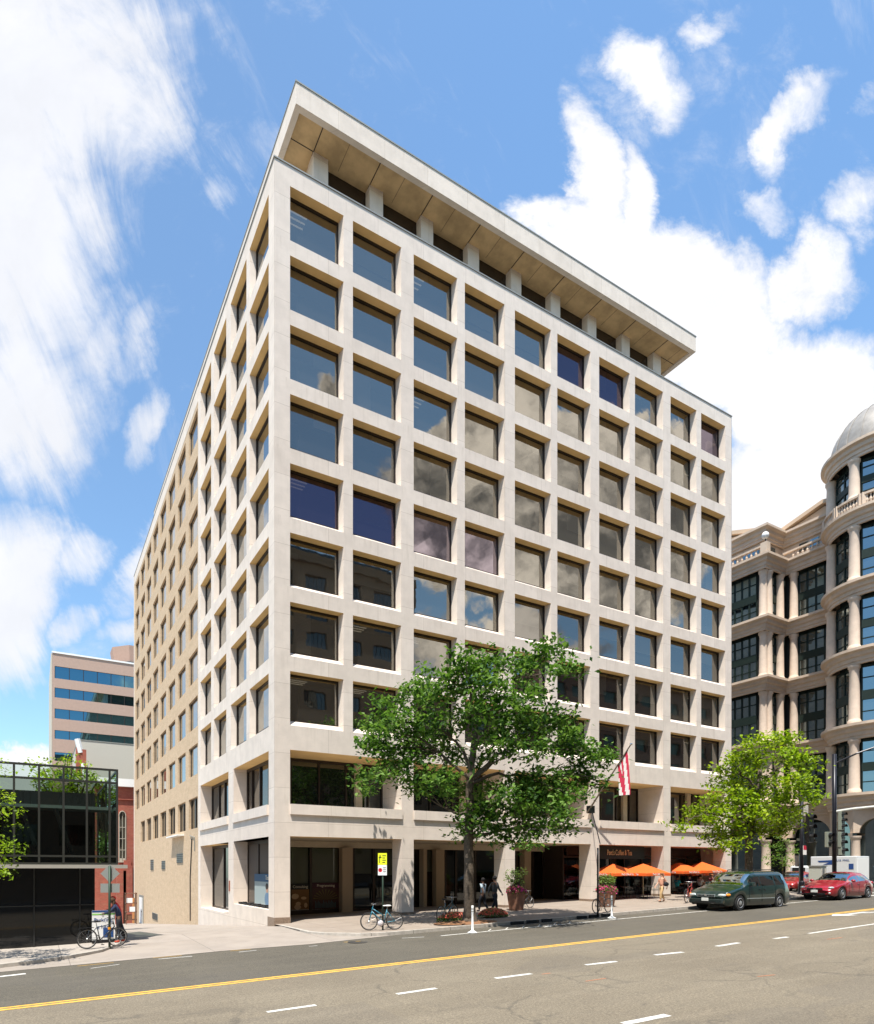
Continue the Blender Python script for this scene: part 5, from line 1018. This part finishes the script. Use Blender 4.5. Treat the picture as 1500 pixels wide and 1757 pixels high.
for i, (u, v, vt, lab) in enumerate(((811, 1601, 1554, 'white flexible lane post in front of the flower bed'), (1050, 1576, 1537, 'white flexible lane post in front of the bicycle by the planter'))):
    b = at(u, v, RO) + Vector((0, 0, .006)); h = zt_(b, vt); e = empty('lane_post', b, 0, lab, 'bollard', 'white flexible lane posts'); m = MB(); m.lathe([(.0, h), (.045, h), (.05, h - .02), (.05, h - .28), (.045, h - .3), (.045, .12), (.06, .10)], 12); m.build('post', WHITE, e, smooth=True); m = MB(); m.lathe([(.06, .10), (.14, .04), (.19, .03), (.2, 0), (0, 0)], 16); m.build('base', WHITE, e, smooth=True)
    m = MB(); m.lathe([(.052, h - .1), (.052, h - .16)], 12); m.lathe([(.052, h - .2), (.052, h - .26)], 12); m.build('reflective_band', M_('band_silver', (.6, .6, .58), .25, .6) if i == 0 else bpy.data.materials['band_silver'], e)
b = at(1026, 1570); post('bike_post', 'slim black post on the pavement by the terracotta planter with a bicycle locked to it', 'post', b, zt_(b, 1455), .045, BKPOLE)
# picture board by the alley
b = at(177, 1618); pb = empty('poster_board', b, R(4), 'white poster board with blue lettering standing behind the grey bicycle', 'board'); hh = zt_(b, 1562)
m = MB(); m.box(-.38, .42, .0, .04, .12, hh); m.build('board', WHITE, pb); m = MB(); m.box(-.38, .42, .045, .09, 0, .12); m.box(-.38, .42, -.06, .0, 0, .10); m.build('foot', BLACK, pb); BL = M_('letter_blue', (.02, .07, .22), .6)
text('Park(ing)', .19, pb, 'lettering', BL, face_y(.02, -.006, hh - .36)); text('is here', .19, pb, 'lettering', BL, face_y(.02, -.006, hh - .62)); m = MB(); m.box(-.38, .42, -.006, 0, hh - .17, hh - .12); m.build('green_stripe', M_('stripe_green', (.25, .55, .12), .6), pb)
m = MB(); m.box(-.38, .42, -.006, 0, hh - .07, hh); m.box(.0, .36, -.007, 0, .2, .55); m.build('blue_print', BL, pb)
# traffic signals
def head(r, x, y, z, s=.13, n=3, rot=0, mat=BLACK):
    e = MB(); e.box(x - s, x + s, y - .1, y + .1, z - n * s * 1.05, z + n * s * 1.05); h = e.build('signal_head', mat, r, bevel=.02); m = MB()
    for k in range(n): zc = z + (n - 1 - 2 * k) * s * 1.02; m.tube([(x, y - .1, zc), (x, y - .13, zc)], s * .75, 14); m.add([(x + s * .85 * math.cos(t), yy, zc + s * .85 * math.sin(t)) for yy in (y - .1, y - .32) for t in [math.pi * q / 8 for q in range(9)]], [(q, q + 1, q + 10, q + 9) for q in range(8)])
    m.build('visor', BLACK, h); return h
GRM = M_('signal_grey_green', (.30, .33, .27), .5, .3)
F1 = 41.; p1 = WP(1432, 1520, F1); p1.z = flat(p1.x, 0); tp = post('traffic_signal_pole', 'tall black signal pole with a mast arm behind the red hatchback', 'traffic light', p1, zt_(p1, 1294), .125, BKPOLE)
def loc(P, u, v, F): return WP(u, v, F) - P
m = MB(); m.tube([loc(p1, 1433, 1310, F1), loc(p1, 1470, 1293, F1 - .6), loc(p1, 1560, 1262, F1 - 1.6)], .055, 8); m.build('lamp_arm', BKPOLE, tp); m = MB(); m.tube([loc(p1, 1433, 1393, F1), loc(p1, 1465, 1388, F1 - .6), loc(p1, 1560, 1378, F1 - 2)], [.10, .09, .07], 8); m.build('mast_arm', M_('pale_arm', (.5, .5, .45), .5), tp)
for (u, v, n_, ss) in ((1439, 1409, 3, .19), (1417, 1441, 2, .24), (1439, 1441, 2, .24), (1440, 1461, 1, .24)): q = loc(p1, u, v, F1); head(tp, q.x, q.y - .15, q.z, ss, n_, mat=GRM)
m = MB(); m.tube([(0, 0, 0), (0, 0, .35)], .28, 12); m.build('pole_base', BKPOLE, tp)
F2 = 40.5; p2 = WP(1376, 1525, F2); p2.z = flat(p2.x, 0); t2_ = post('traffic_signal_post', 'shorter black signal post with red and white sign right of the yellow-green tree', 'traffic light', p2, zt_(p2, 1375), .10, BKPOLE)
q = loc(p2, 1387, 1421, F2); head(t2_, q.x, q.y - .1, q.z, .30, 3); q = loc(p2, 1382, 1391, F2); m = MB(); m.box(q.x - .2, q.x + .28, q.y - .05, q.y + .05, q.z - .35, q.z + .35); m.build('control_box', GREYC, t2_, bevel=.02)
q = loc(p2, 1377, 1459, F2); m = MB(); m.box(q.x - .18, q.x + .18, q.y - .16, q.y - .13, q.z - .3, q.z + .3); ws = m.build('notice_sign', WHITE, t2_); m = MB(); m.box(q.x - .18, q.x + .18, q.y - .165, q.y - .16, q.z + .02, q.z + .3); m.build('red_panel', M_('notice_red', (.5, .02, .05), .5), ws)
m = MB(); m.lathe([(.0, .9), (.1, .88), (.16, .8), (.22, .1), (.28, 0)], 12); m.build('pole_base', BKPOLE, t2_)
p3 = WP(1403, 1527, 43.); p3.z = flat(p3.x, 0); ub = empty('utility_cabinet', p3, R(8), 'pale grey utility cabinet on the corner pavement between the two signal poles', 'cabinet'); h3 = zt_(p3, 1487); m = MB(); m.box(-.5, .55, -.35, .35, .1, h3); m.build('cabinet_body', M_('cabinet_grey', (.40, .41, .36), .5), ub, bevel=.02); m = MB(); m.box(-.55, .6, -.4, .4, h3, h3 + .07); m.build('lid', GREYM, ub); m = MB(); m.box(-.45, .5, -.37, -.35, .2, h3 - .1); m.build('cabinet_door', GREYC, ub); m = MB(); m.box(-.55, .6, -.4, .4, 0, .1); m.build('base', GREYM, ub)
for (u, v, F, lab) in ((1372, 1478, 42, 'plain grey-beige sign back beside the shorter signal post'),):
    p = WP(u, 1526, F); p.z = flat(p.x, 0); e = post('road_sign', lab, 'sign', p, zt_(p, 1466), .04, GREYM); m = MB(); z = zt_(p, v); m.box(-.4, .5, .04, .06, z - .35, z + .38); m.build('sign_plate', M_('beige_plate', (.42, .36, .30), .6), e)

# ------------------------------------------------------------------ flag and its pole
fb = Vector((fx(1011, 0), -.02, 0)); fb.z = zz(fb.x, 0, 1386); tip = Vector((fx(1083, -2.2), -2.2, 0)); tip.z = zz(tip.x, tip.y, 1277); fl = empty('flagpole', fb, 0, 'bronze flagpole angled out from the facade above the coffee shop', 'flagpole'); m = MB(); m.tube([(-.25, -.05, -.35), tip - fb], [.055, .035], 8); m.build('pole', M_('bronze_pole', (.16, .12, .08), .4, .6), fl); m = MB(); m.ell(tip - fb, (.08, .08, .08)); m.build('finial', CHROME, fl); m = MB(); m.box(-.2, .2, -.25, .05, -.35, .1); m.build('wall_bracket', BLACK, fl)
m = MB(); m.tube([Vector((.05, -.1, 0)), WP(1030, 1448, (fb - Vector(CAM)).dot(Vector((s_, c_, 0))) - .6) - fb], .03, 6); m.build('stay_rod', BKPOLE, fl)
fg = empty('flag', fb, 0, 'hanging red and white striped district flag on the facade flagpole', 'flag')
A_ = (tip - fb) * .93; B_ = (tip - fb) * .68; gx_, gz_ = 22, 36; LEN = 2.75; m = MB(); vs = []
fr_, up_ = A_, B_
for j in range(gz_ + 1):
    tt = j / gz_
    for i in range(gx_ + 1):
        s1 = i / gx_; top_ = fr_.lerp(up_, s1); drop = LEN * (.78 + .22 * (1 - s1)) * tt; wdt = 1 - .62 * tt
        x = top_.x * 1.0 + (.5 - s1) * 0 + (1 - wdt) * (fr_.x - top_.x) * .8; y = top_.y + (1 - wdt) * (fr_.y - top_.y) * .6
        wv = .10 * math.sin(s1 * 9 + tt * 2) * (.3 + tt) ; vs.append((x + wv * .5, y - wv, top_.z - drop + .3 * (s1) * tt))
def stripe(s1, tt):                      # bars run down the hanging cloth: white, red, white, red, white
    k = (s1 + .28 * tt) ; return 1 if (.10 < k < .32 or .46 < k < .68 or .9 < k < 1.1) else 0
m.add(vs, [])
for j in range(gz_):
    for i in range(gx_): m.f.append((j * (gx_ + 1) + i, j * (gx_ + 1) + i + 1, (j + 1) * (gx_ + 1) + i + 1, (j + 1) * (gx_ + 1) + i)); m.mi.append(stripe((i + .5) / gx_, (j + .5) / gz_))
m.build('cloth', [M_('flag_white', (.72, .68, .64), .8), M_('flag_red', (.55, .03, .07), .8)], fg, smooth=True)
m = MB()
for i in (0, 22): p = Vector(vs[i]); m.ell(p, (.05, .05, .05))
m.build('clip', STEEL, fg)

# ------------------------------------------------------------------ planters
def planter(label, b, h, wt, sh):
    e = empty('flower_planter', b, R(12), label, 'planter', 'terracotta planters'); m = MB(); a, c = wt * .36, wt * .5; n = 4
    m.lathe([(a * 1.414, 0), (c * 1.414, h * .93), (c * 1.5, h * .93), (c * 1.5, h), (c * 1.25, h), (c * 1.2, h - .06)], 4, (0, 0, 0), R(45), R(405)); m.build('pot', TERRA, e)
    rn = random.Random(int(b.x * 7)); mb = MB()
    for k in range(1700):
        a = rn.uniform(0, 6.283); q = rn.random() ** .5; p = Vector((q * c * 1.5 * math.cos(a), q * c * 1.5 * math.sin(a), h + .02 + .22 * (1 - q * q) - .28 * max(0, q - .75) * 2 * rn.random() + rn.uniform(-.05, .12))); s = rn.uniform(.025, .055); d1 = Vector((rn.gauss(0, 1), rn.gauss(0, 1), rn.gauss(0, .8))).normalized(); d2 = d1.orthogonal().normalized(); mb.add([p - d1 * s, p - d2 * s * .8, p + d1 * s, p + d2 * s * .8], [(0, 1, 2, 3)], 0 if rn.random() < .55 else 1)
    mb.build('petunias', [PETAL, LEAF[1]], e); mb = MB()
    for k in range(26):
        a = rn.uniform(0, 6.283); r1 = rn.uniform(.05, .3) * sh; tpv = Vector((r1 * 1.4 * math.cos(a), r1 * 1.4 * math.sin(a), h + rn.uniform(.45, .95) * sh)); mb.tube([(0, 0, h - .05), tpv * .6 + Vector((0, 0, h * .3)), tpv], .008, 4, 2)
        for q in range(20): p = tpv + Vector((rn.gauss(0, .09), rn.gauss(0, .09), rn.gauss(-.06, .11))); s = rn.uniform(.04, .075); d1 = Vector((rn.gauss(0, 1), rn.gauss(0, 1), rn.gauss(0, .7))).normalized(); d2 = d1.orthogonal().normalized(); mb.add([p - d1 * s, p - d2 * s * .5, p + d1 * s, p + d2 * s * .5], [(0, 1, 2, 3)], rn.choice((0, 1, 1)))
    mb.build('shrub', [LEAF[2], LIME[0], BARK], e)
PETAL = M_('magenta_petals', (.55, .03, .17), .6)
planter('square terracotta planter with magenta petunias and yellow-green shrub against the third pier', at(886, 1562), 1.02, .72, 1.2)
planter('square terracotta planter with magenta petunias beside the slim black bicycle post', at(1041, 1556), .9, .76, .85)

# ------------------------------------------------------------------ cafe: umbrellas, tables, chairs
UW = M_('umbrella_text', (.75, .7, .65), .8)
def umbrella(label, x, y, ztop, r=1.35):
    g = flat(x, 0); e = empty('cafe_umbrella', (x, y, g), 0, label, 'umbrella', 'orange cafe umbrellas'); h = ztop - g; m = MB(); m.tube([(0, 0, 0), (0, 0, h)], .025, 8); m.build('pole', M_('pole_pale', (.5, .42, .25), .5) if 'pole_pale' not in bpy.data.materials else bpy.data.materials['pole_pale'], e)
    m = MB(); n = 4; zb = h - .62; c = [(-r, -r), (r, -r), (r, r), (-r, r)]
    for k in range(4):
        a, b2 = c[k], c[(k + 1) % 4]; mid = ((a[0] + b2[0]) / 2 * .96, (a[1] + b2[1]) / 2 * .96)
        m.add([(0, 0, h), (*a, zb), (*mid, zb + .03), (*b2, zb)], [(0, 1, 2), (0, 2, 3)]); m.add([(*a, zb), (*mid, zb + .03), (*b2, zb), (a[0], a[1], zb - .17), (mid[0], mid[1], zb - .15), (b2[0], b2[1], zb - .17)], [(0, 3, 4, 1), (1, 4, 5, 2)])
    cn = m.build('canopy', ORANGE, e); text("Peet's Coffee & Tea", .19, cn, 'lettering', UW, face_y(0, -r * .985, zb - .06), squash=.7); text("Peet's Coffee & Tea", .19, cn, 'lettering', UW, face_x(-r * .985, 0, zb - .06), squash=.7)
    m = MB()
    for a in c: m.tube([(0, 0, h - .45), (a[0] * .98, a[1] * .98, zb + .01)], .01, 4)
    m.build('rib', WHITE, e); m = MB(); m.lathe([(.28, 0), (.28, .06), (.05, .1)], 14); m.build('base', BLACK, e); return e
UM = []
for (u, vt, y, lab) in ((1052, 1482, .35, 'leftmost orange cafe umbrella, half under the coffee shop sign'), (1104, 1482, -.45, 'orange cafe umbrella just left of the pier beside the walking woman'), (1166, 1480, .75, 'orange cafe umbrella just right of the pier behind the walking woman'), (1205, 1479, .3, 'rightmost orange cafe umbrella above the green minivan hood'), (1182, 1484, 1.6, 'orange cafe umbrella half hidden behind the two right-hand ones')):
    x = fx(u, y); z = zz(x, y, vt); UM.append((x, y)); umbrella(lab, x, y, z, 1.15 if y < 1.5 else .95)
def table(label, x, y):
    e = empty('cafe_table', (x, y, flat(x, 0)), 0, label, 'table', 'cafe tables'); m = MB(); m.lathe([(0, .74), (.38, .74), (.38, .71), (0, .71)], 20); m.build('tabletop', GREYM, e); m = MB(); m.tube([(0, 0, 0), (0, 0, .71)], .025, 6); m.build('leg', BLACK, e); m = MB(); m.lathe([(.24, 0), (.22, .03), (0, .04)], 12); m.build('foot', BLACK, e)
def chair(label, x, y, rz):
    e = empty('cafe_chair', (x, y, flat(x, 0)), rz, label, 'chair', 'cafe chairs'); m = MB(); m.box(-.21, .21, -.2, .2, .43, .46); m.build('seat', BLACK, e)
    for sx in (-.19, .19):
        for sy in (-.18, .18): m = MB(); m.tube([(sx, sy, 0), (sx, sy, .44)], .012, 5); m.build('leg', BLACK, e)
    m = MB(); m.tube([(-.19, .19, .44), (-.18, .25, .86), (.18, .25, .86), (.19, .19, .44)], .013, 5)
    for k in range(4): m.tube([(-.12 + k * .08, .2, .46), (-.12 + k * .08, .25, .85)], .007, 4)
    m.build('backrest', BLACK, e)
tl = []
for i, (u, y) in enumerate(((1066, .6), (1102, .2), (1166, .5), (1205, .4))):
    x = fx(u, y) + (.0); table(('cafe table under the leftmost umbrella', 'cafe table left of the pier beside the walking woman', 'cafe table behind the teal-shirted seated person', 'cafe table nearest the green minivan hood')[i], x + .5, y); chair(('empty black metal chair under the leftmost umbrella', 'empty black metal chair left of the pier', 'black chair carrying the person in teal', 'black chair carrying the person in white')[i], x - .25, y, R(90))
    chair(('second black chair at the leftmost cafe table', 'black chair between table and pier near the walking woman', 'black chair carrying the person in dark purple', 'black chair carrying the person in pink')[i], x + 1.2, y, R(-90)); tl.append(x)

# ------------------------------------------------------------------ people
SK = {}
def mat_c(n, c, r=.85):
    if n not in bpy.data.materials: M_(n, c, r)
    return bpy.data.materials[n]
def skin_obj(name, V, E, Rr, mat, parent, roots=(0,), sub=1):
    me = bpy.data.meshes.new(name); me.from_pydata(V, E, []); me.materials.append(mat); o = bpy.data.objects.new(name, me); link(o, parent)
    md = o.modifiers.new('s', 'SKIN'); md.use_smooth_shade = True
    for i, r in enumerate(Rr): r = r if isinstance(r, tuple) else (r, r); me.skin_vertices[0].data[i].radius = r; me.skin_vertices[0].data[i].use_root = i in roots
    sb_ = o.modifiers.new('u', 'SUBSURF'); sb_.levels = sub; sb_.render_levels = sub; return o
def person(label, loc, rz, Ht, pose, skin, hairc, shirtc, legc, shoec, long_hair=False, short_sleeve=True, skirt=False, group=None, hat=None, bag=None):
    """facing +y. pose: dict of joint positions for a 1.75 m body"""
    e = empty('person', loc, rz, label, 'person', group, Ht / 1.75); P = dict(pelvis=(0, 0, .95), waist=(0, 0, 1.09), chest=(0, .0, 1.30), neck=(0, 0, 1.47), headb=(0, .01, 1.545), head=(0, .02, 1.64), headt=(0, .01, 1.715))
    for sd, n_ in ((-1, 'l'), (1, 'r')):
        P.update({'sh' + n_: (sd * .185, 0, 1.41), 'el' + n_: (sd * .235, -.02, 1.14), 'wr' + n_: (sd * .245, .05, .89), 'hd' + n_: (sd * .245, .07, .82), 'hip' + n_: (sd * .095, 0, .90), 'kn' + n_: (sd * .10, .02, .50), 'an' + n_: (sd * .105, 0, .09), 'to' + n_: (sd * .12, .16, .035), 'he' + n_: (sd * .105, -.05, .05)})
    P.update(pose); sk = mat_c('skin_%d%d' % (skin[0] * 100, skin[2] * 100), skin, .6)
    names = ['pelvis', 'waist', 'chest', 'neck', 'headb', 'head', 'headt', 'shl', 'ell', 'wrl', 'hdl', 'shr', 'elr', 'wrr', 'hdr', 'hipl', 'knl', 'anl', 'tol', 'hipr', 'knr', 'anr', 'tor']
    rad = [(.105, .08), (.105, .085), (.145, .10), .05, .062, (.078, .094), .055, .052, .038, .026, (.036, .018), .052, .038, .026, (.036, .018), .066, .048, .036, .03, .066, .048, .036, .03]
    I = {n_: i for i, n_ in enumerate(names)}; Ed = [('pelvis', 'waist'), ('waist', 'chest'), ('chest', 'neck'), ('neck', 'headb'), ('headb', 'head'), ('head', 'headt'), ('chest', 'shl'), ('shl', 'ell'), ('ell', 'wrl'), ('wrl', 'hdl'), ('chest', 'shr'), ('shr', 'elr'), ('elr', 'wrr'), ('wrr', 'hdr'), ('pelvis', 'hipl'), ('hipl', 'knl'), ('knl', 'anl'), ('anl', 'tol'), ('pelvis', 'hipr'), ('hipr', 'knr'), ('knr', 'anr'), ('anr', 'tor')]
    V = [P[n_] for n_ in names]; E = [(I[a], I[b2]) for a, b2 in Ed]; roots = [0]
    hd = Vector(P['head'])
    for s_n in ('l', 'r'):                                # five separate fingers rooted inside the palm
        w, h = Vector(P['wr' + s_n]), Vector(P['hd' + s_n]); d = (h - w).normalized(); sdv = Vector((0, 1, 0)) if abs(d.y) < .7 else Vector((1, 0, 0)); sdv = (sdv - d * sdv.dot(d)).normalized(); cu = d.cross(sdv) * (.02 if s_n == 'l' else -.02)
        for k, (o_, ln) in enumerate(((-.027, .068), (-.009, .08), (.009, .085), (.027, .074))):
            i0 = len(V); V += [tuple(h + sdv * o_), tuple(h + sdv * o_ * 1.1 + d * ln * .5 + cu * .3), tuple(h + sdv * o_ * 1.1 + d * ln + cu * 1.1)]; rad += [.0095, .009, .0075]; E += [(i0, i0 + 1), (i0 + 1, i0 + 2)]; roots.append(i0)
        i0 = len(V); V += [tuple(h - d * .03 + sdv * .02), tuple(h - d * .01 + sdv * .055), tuple(h + d * .03 + sdv * .065)]; rad += [.012, .011, .009]; E += [(i0, i0 + 1), (i0 + 1, i0 + 2)]; roots.append(i0)
    for nm, q, r in (('nose', (0, .105, -.005), .012), ('earl', (-.082, .0, .0), .015), ('earr', (.082, .0, .0), .015), ('chin', (0, .07, -.085), .028)):
        i0 = len(V); V += [tuple(hd + Vector(q) * .7), tuple(hd + Vector(q))]; rad += [r * 1.2, r]; E += [(i0, i0 + 1)]; roots.append(i0)
    skin_obj('body', V, E, rad, sk, e, roots)
    def cloth(name, nn, ed, rd, col): return skin_obj(name, [P[n_] for n_ in nn], [(nn.index(a), nn.index(b2)) for a, b2 in ed], rd, col, e, (0,))
    def mid(a, b2, t): return tuple(Vector(P[a]).lerp(Vector(P[b2]), t))
    P['nk2'] = mid('chest', 'neck', .8); P['sll'] = mid('shl', 'ell', .75) if short_sleeve else mid('ell', 'wrl', .95); P['slr'] = mid('shr', 'elr', .75) if short_sleeve else mid('elr', 'wrr', .95)
    nn = ['pelvis', 'waist', 'chest', 'nk2', 'shl', 'ell', 'sll', 'shr', 'elr', 'slr'] if not short_sleeve else ['pelvis', 'waist', 'chest', 'nk2', 'shl', 'sll', 'shr', 'slr']
    ed = [('pelvis', 'waist'), ('waist', 'chest'), ('chest', 'nk2'), ('chest', 'shl'), ('chest', 'shr')] + ([('shl', 'sll'), ('shr', 'slr')] if short_sleeve else [('shl', 'ell'), ('ell', 'sll'), ('shr', 'elr'), ('elr', 'slr')])
    rd = {'pelvis': (.172, .14), 'waist': (.14, .115), 'chest': (.168, .125), 'nk2': .065, 'shl': .072, 'shr': .072, 'ell': .054, 'elr': .054, 'sll': .06 if short_sleeve else .042, 'slr': .06 if short_sleeve else .042}
    cloth('shirt', nn, ed, [rd[q] for q in nn], shirtc)
    P['pt'] = mid('pelvis', 'waist', .3); P['cl'] = mid('knl', 'anl', .92); P['cr'] = mid('knr', 'anr', .92)
    nn = ['pt', 'pelvis', 'hipl', 'knl', 'cl', 'hipr', 'knr', 'cr']; cloth('trousers', nn, [('pt', 'pelvis'), ('pelvis', 'hipl'), ('hipl', 'knl'), ('knl', 'cl'), ('pelvis', 'hipr'), ('hipr', 'knr'), ('knr', 'cr')], [(.15, .12), (.168, .135), .112, .078, .060, .112, .078, .060], legc)
    for s_n in ('l', 'r'): a, t, h = Vector(P['an' + s_n]), Vector(P['to' + s_n]), Vector(P['an' + s_n]) - (Vector(P['to' + s_n]) - Vector(P['an' + s_n])) * .25; skin_obj('shoe', [tuple(Vector((h.x, h.y, min(h.z, a.z) - .03))), tuple((a + t) / 2 + Vector((0, 0, -.015))), tuple(t)], [(0, 1), (1, 2)], [.045, .045, .038], shoec, e)
    m = MB(); m.ell((hd.x, hd.y - .022, hd.z + .035), (.098, .105, .10), 14, 9)
    if long_hair: m.ell((hd.x, hd.y - .075, hd.z - .10), (.095, .055, .19), 12, 8)
    m.build('hair', hairc, e, smooth=True); m = MB()
    for sd in (-1, 1): m.ell((hd.x + sd * .032, hd.y + .086, hd.z + .005), (.011, .008, .008), 8, 5)
    m.build('eye', mat_c('eye_dark', (.02, .015, .01)), e); m = MB(); m.ell((hd.x, hd.y + .088, hd.z - .052), (.026, .008, .007), 8, 5); m.build('mouth', mat_c('lip', (.35, .12, .10)), e)
    if hat: m = MB(); m.ell((hd.x, hd.y - .01, hd.z + .06), (.108, .118, .085), 14, 8); m.box(hd.x - .06, hd.x + .06, hd.y + .08, hd.y + .17, hd.z + .045, hd.z + .06); m.build('cap', hat, e, smooth=True)
    return e
BR_, LT, MD = (.13, .065, .04), (.62, .36, .26), (.36, .2, .13)
walk = lambda a=1: dict(knl=(-.09, .16 * a, .52), anl=(-.08, .17 * a, .12), tol=(-.08, .33 * a, .09), hel=(-.09, .2, .05), knr=(.09, -.03 * a, .50), anr=(.10, -.26 * a, .15), tor=(.11, -.14 * a, .04), ell=(-.25, -.14 * a, 1.17), wrl=(-.26, -.16 * a, .92), hdl=(-.25, -.14 * a, .85), elr=(.25, .06 * a, 1.15), wrr=(.25, .22 * a, .96), hdr=(.24, .27 * a, .90))
hair_bl, hair_br, hair_rd = mat_c('hair_black', (.012, .01, .01)), mat_c('hair_brown', (.07, .035, .018)), mat_c('hair_auburn', (.22, .09, .035))
NAVY, BLKC, KH, WHC = mat_c('navy_cloth', (.022, .03, .07)), mat_c('black_cloth', (.014, .014, .018)), mat_c('khaki_cloth', (.50, .34, .17)), mat_c('white_cloth', (.62, .64, .66))
# the person leaning over the bicycle by the alley
lean = dict(chest=(0, .10, 1.29), neck=(0, .17, 1.45), headb=(0, .20, 1.51), head=(0, .25, 1.58), headt=(0, .27, 1.65), shl=(-.185, .12, 1.39), shr=(.185, .12, 1.39), ell=(-.22, .30, 1.18), wrl=(-.16, .52, 1.12), hdl=(-.14, .59, 1.11), elr=(.22, .28, 1.17), wrr=(.17, .48, 1.08), hdr=(.15, .55, 1.06), anr=(.12, -.22, .11), tor=(.13, -.06, .035), knr=(.11, -.06, .51))
person('person in navy jacket and black trousers leaning over the grey bicycle', at(204, 1617), R(82), 1.72, lean, BR_, hair_br, NAVY, BLKC, mat_c('red_shoe', (.5, .06, .03)), True, False)
p = person('person in red cap and red shirt standing just behind the one in navy', at(211, 1608) + Vector((-.1, .45, 0)), R(76), 1.66, lean, BR_, hair_bl, mat_c('red_cloth', (.70, .02, .03)), NAVY, BLKC, False, True, hat=mat_c('red_cap', (.75, .02, .02)))
person('man in pale grey shirt walking away behind the oak trunk', at(829, 1566), R(20), 1.80, walk(), BR_, hair_bl, mat_c('pale_grey_cloth', (.36, .42, .46)), BLKC, BLKC)
person('man in dark charcoal shirt walking away beside the one in pale grey', at(849, 1567), R(15), 1.90, walk(-1), BR_, hair_bl, mat_c('charcoal_cloth', (.05, .052, .055)), BLKC, BLKC, short_sleeve=False)
w = person('woman with long auburn hair in khaki trousers walking past the coffee shop', at(1136, 1548), R(78), 1.72, walk(), LT, hair_rd, mat_c('peach_cloth', (.66, .33, .22)), KH, mat_c('tan_shoe', (.3, .16, .08)), True)
m = MB(); m.ell((-.27, -.06, 1.08), (.08, .20, .13), 12, 8); m.tube([(-.27, .10, 1.15), (-.16, .02, 1.46), (-.27, -.16, 1.15)], .012, 5); m.build('shoulder_bag', BLKC, w, smooth=True)
sit = dict(pelvis=(0, -.02, .55), waist=(0, -.05, .69), chest=(0, -.03, .90), neck=(0, 0, 1.07), headb=(0, .01, 1.145), head=(0, .03, 1.24), headt=(0, .02, 1.315), hipl=(-.09, .03, .54), hipr=(.09, .03, .54), knl=(-.11, .43, .53), knr=(.11, .43, .53), anl=(-.11, .42, .10), anr=(.11, .46, .10), tol=(-.12, .57, .035), tor=(.12, .61, .035), shl=(-.185, -.03, 1.01), shr=(.185, -.03, 1.01), ell=(-.23, .08, .78), elr=(.23, .08, .78), wrl=(-.16, .32, .79), wrr=(.16, .32, .79), hdl=(-.13, .39, .80), hdr=(.13, .39, .80))
for (x, dx, rz, sk, hr, sc_, lab) in ((tl[2], -.25, -90, MD, hair_bl, mat_c('teal_cloth', (.01, .22, .24)), 'seated person in teal shirt under the orange umbrellas'), (tl[2], 1.2, 90, LT, hair_br, mat_c('purple_cloth', (.06, .03, .10)), 'seated person in dark purple top facing the one in teal'),
    (tl[3], -.25, -90, LT, hair_br, WHC, 'seated person in white shirt near the green minivan'), (tl[3], 1.2, 90, LT, hair_rd, mat_c('pink_cloth', (.65, .25, .35)), 'seated person in pink top nearest the green minivan hood')):
    yy = .5 if x == tl[2] else .4; person(lab, Vector((x + dx + (.04 if dx < 0 else -.04), yy, flat(x + dx, 0) - .035)), R(rz), 1.72, sit, sk, hr, sc_, BLKC, BLKC)
